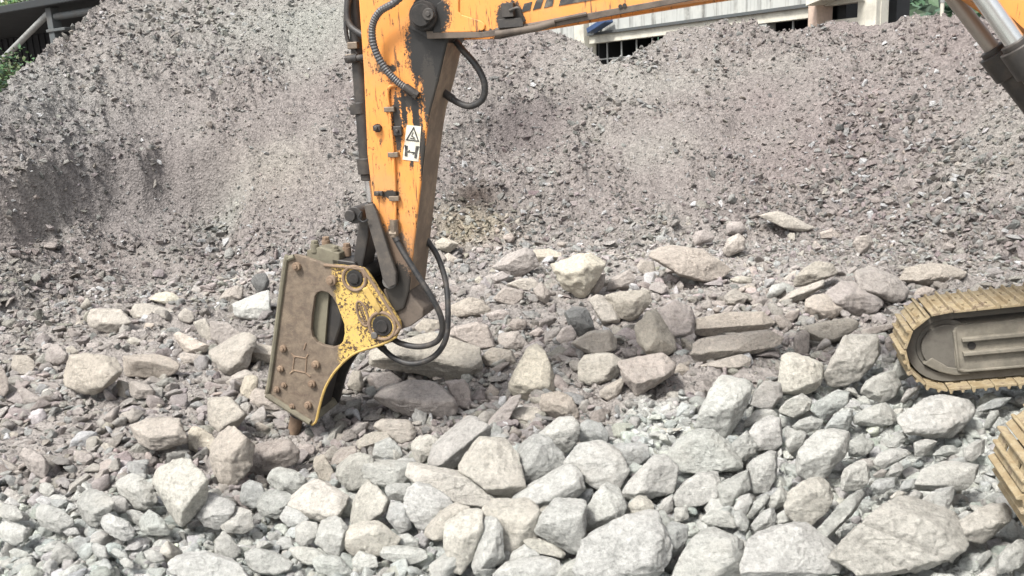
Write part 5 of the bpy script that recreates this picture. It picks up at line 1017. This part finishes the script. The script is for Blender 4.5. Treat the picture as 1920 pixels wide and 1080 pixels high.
SMALL = {'pale': ('small pale stone filling a gap between the large whitish boulders', 'small stones between the whitish boulders'),
         'soil': ('small broken stone lying among the larger brown and mauve slabs', 'small stones among the brown slabs')}
RN = np.random.default_rng(5)
def build_rock(k, tone_, crop, outline, ridge, label):
    ox, oy = ORG[crop]; O = np.array([[float(q) for q in p.split(',')] for p in outline.split()]) / 4 + (ox, oy)
    R = np.array([[float(q) for q in p.split(',')] for p in ridge.split()]) / 4 + (ox, oy) if ridge else np.zeros((0, 2))
    ROCK_POLY.append(O); c = O.mean(0); O = c + (O - c) * 1.09; yb = O[:, 1].max(); xb = O[O[:, 1] > yb - .25 * (yb - O[:, 1].min())][:, 0].mean()
    P, t = ground_hit(xb, min(yb, 1300))
    if math.hypot(P[0], P[1]) > np.interp(math.atan2(P[0], P[1]), BA, BD): O = c + (O - c) * 1.06
    up = max(float(HF(P[:1], P[1:2])[0] - H0(P[:1], P[1:2])[0]) - .012, 0.0); v = (P - CAM) / np.linalg.norm(P - CAM); P = P - v * (up / -v[2])   # stand it on the finished surface
    cr = ray(*c); n = cr / np.linalg.norm(cr); fh = np.array([cr[0], cr[1], 0]); fh /= np.linalg.norm(fh)
    def on(pts): d = ray(pts[:, 0], pts[:, 1]); tt = ((P - CAM) @ n) / (d @ n); return CAM + d * tt[:, None], d / np.linalg.norm(d, axis=1)[:, None]
    W, D = on(O); ex = np.ptp(W, axis=0); w_ = math.hypot(ex[0], ex[1]); h_ = ex[2] * 1.05; s = min(w_, h_); g = (w_ * h_) ** .5; s = .5 * s + .35 * g
    cw = W.mean(0); pts = [W]
    if len(R): q, d = on(R); pts.append(q - d * (.36 * s))
    if not len(R) and any(k_ in label for k_ in ('slab', 'flat', 'cube', 'smooth', 'brick')):   # one clean broken face
        q, d = on(c + (O - c) * .86); pts.append(q - d * (.17 * s))
    elif not len(R):                                                     # a rough broken front: a few corners standing forward
        a = RN.uniform(0, 6.28); m = c + np.array([(math.cos(a + j * 2.1) * .42 * np.ptp(O[:, 0]) / 2, math.sin(a + j * 2.1) * .42 * np.ptp(O[:, 1]) / 2) for j in range(3)])
        q, d = on(m); pts.append(q - d * (s * RN.uniform(.16, .42, (3, 1))))
    pts.append(cw + (W - cw) * .86 + fh * (.42 * s) - np.array([0, 0, .03 * s])); pts.append(cw + (W - cw) * .5 + fh * (.75 * s) - np.array([0, 0, .1 * s]))
    wp = O[:, 0].max() - O[:, 0].min(); lev = 6 if wp > 150 else 5 if wp > 45 else 4
    V, F = star(np.concatenate(pts), lev, RN.uniform(60, 160), .085, k * 5 + 1, np.stack([_r, fh, np.cross(_r, fh)]), 5)
    col = np.array(TONE[tone_]) * RN.uniform(.93, 1.07) * (1 + RN.normal(0, .012, 3)); az = math.atan2(P[0], P[1]); pale = math.hypot(P[0], P[1]) < np.interp(az, BA, BD)
    zn = 'pale' if pale else 'soil'
    if not pale and tone_ not in ('dark', 'cream', 'white', 'pale'): col = (col * .55 + np.array((.415, .385, .355)) * .45) * 1.12
    if pale and tone_ != 'dark': col = (col * .5 + np.array((.54, .545, .512)) * .5) * RN.uniform(.95, 1.08)
    if not pale and tone_ in ('grey', 'greengrey', 'bluegrey', 'pale'): col = col * np.array((1.0, .925, .86)) * (.98 if tone_ != 'pale' else 1.0)
    if label == '*': rock_obj(V, F, col, *SMALL[zn])
    elif 'grooves' in label: groove(V, cw); rock_obj(V, F, col, label, 'large pale rocks')
    else: rock_obj(V, F, col, label, 'large pale rocks' if pale else 'broken slabs at the foot of the heap')
def groove(V, cw):
    px, py = to_px(V)
    for (x0, y0), (x1, y1) in (((1604, 970), (1830, 1068)), ((1610, 1010), (1690, 1062)), ((1690, 1056), (1735, 1078))):
        t = np.clip(((px - x0) * (x1 - x0) + (py - y0) * (y1 - y0)) / ((x1 - x0) ** 2 + (y1 - y0) ** 2), 0, 1)
        dd = np.hypot(px - x0 - t * (x1 - x0), py - y0 - t * (y1 - y0)); front = ((V - cw) @ _f) < .12
        V -= (np.exp(-(dd / 3.2) ** 2) * .024 * front)[:, None] * np.array([0, -.3, .95])
rows = [l.split('|') for l in ROCKS.strip().splitlines()]
for k, r in enumerate(rows): build_rock(k, *r)
# more loose rocks in the gaps between the traced ones
def inside(px, py):
    for O in ROCK_POLY:
        x0, y0 = O[:, 0], O[:, 1]; x1, y1 = np.roll(x0, -1), np.roll(y0, -1)
        if ((y0 > py) != (y1 > py)).any() and (((y0 > py) != (y1 > py)) & (px < (x1 - x0) * (py - y0) / (y1 - y0 + 1e-9) + x0)).sum() % 2: return True
    return False
made = 0; tries = 0; NFILL = 300 - len(rows)
while made < NFILL and tries < 6000:
    tries += 1; px, py = RN.uniform(-20, 1940), RN.uniform(560, 1085)
    if inside(px, py) or (490 < px < 760 and py < 800) or (px > 1680 and 520 < py < 760) or (px > 1840 and py < 1000): continue
    P, t = ground_hit(px, py); pale = math.hypot(P[0], P[1]) < np.interp(math.atan2(P[0], P[1]), BA, BD)
    if not pale and RN.random() < .55: continue
    r = RN.uniform(.06, .13) if pale else RN.uniform(.04, .10); n = RN.integers(9, 14); Q = RN.normal(size=(n, 3)); Q /= np.linalg.norm(Q, axis=1)[:, None]; Q *= (1, RN.uniform(.6, .9), RN.uniform(.45, .75))
    a = RN.uniform(0, 6.28); Rz = np.array([[math.cos(a), -math.sin(a), 0], [math.sin(a), math.cos(a), 0], [0, 0, 1]]); b = RN.normal(0, .35); Rx = np.array([[1, 0, 0], [0, math.cos(b), -math.sin(b)], [0, math.sin(b), math.cos(b)]])
    V, F = star((Q * r) @ (Rx @ Rz).T, 4, RN.uniform(40, 100), .10, 2000 + made * 5, chips=3); V = V + P + np.array([0, 0, r * .15])
    tn = RN.choice(['white', 'pale', 'cream', 'grey', 'greengrey', 'pale', 'white', 'bluegrey']) if pale else RN.choice(['mauve', 'tan', 'brown', 'grey', 'mauve', 'pink'])
    rock_obj(V, F, (np.array(TONE[tn]) * .55 + .45 * np.array((.56, .565, .53) if pale else (.43, .39, .345))) * RN.uniform(.96, 1.12), *SMALL['pale' if pale else 'soil']); made += 1
    ROCK_POLY.append(np.array([(px + 9 * math.cos(q), py + 7 * math.sin(q)) for q in np.linspace(0, 6, 7)]))

# the smaller broken stone wedged between those rocks
VARB = []
for i in range(18):
    n = RN.integers(8, 12); P = RN.normal(size=(n, 3)); P /= np.linalg.norm(P, axis=1)[:, None]; P *= (1, RN.uniform(.55, .9), RN.uniform(.35, .7)); VARB.append(star(P, 4, 110, .10, 4000 + i * 5, chips=3))
def between(n, y0, y1, pale_side, r0, r1):
    out = []
    while len(out) < n:
        px, py = RN.uniform(-40, 1960), RN.uniform(y0, y1)
        if inside(px, py) or (1060 < px < 1290 and 690 < py < 800) or (px < 130 and 800 < py < 890): continue
        P, t = ground_hit(px, py)
        if (math.hypot(P[0], P[1]) < np.interp(math.atan2(P[0], P[1]), BA, BD)) != pale_side: continue
        out.append((P[0], P[1], RN.uniform(r0, r1) ** 1.0))
    return np.array(out)
for nm, a in (('broken_stone', between(900, 465, 930, False, .035, .125)), ('broken_stone', between(520, 700, 1080, True, .04, .095))):
    cc, kk = zone(a[:, 0], a[:, 1]); cc = cc * RNG.uniform(1.0, 1.45, (len(a), 1)) * (1 + RNG.normal(0, .02, (len(a), 3)))
    scatter(nm, a[:, 0], a[:, 1], a[:, 2], a[:, 2] * .22, np.clip(cc, .05, .68), VARB, .45, True, M_STONE)
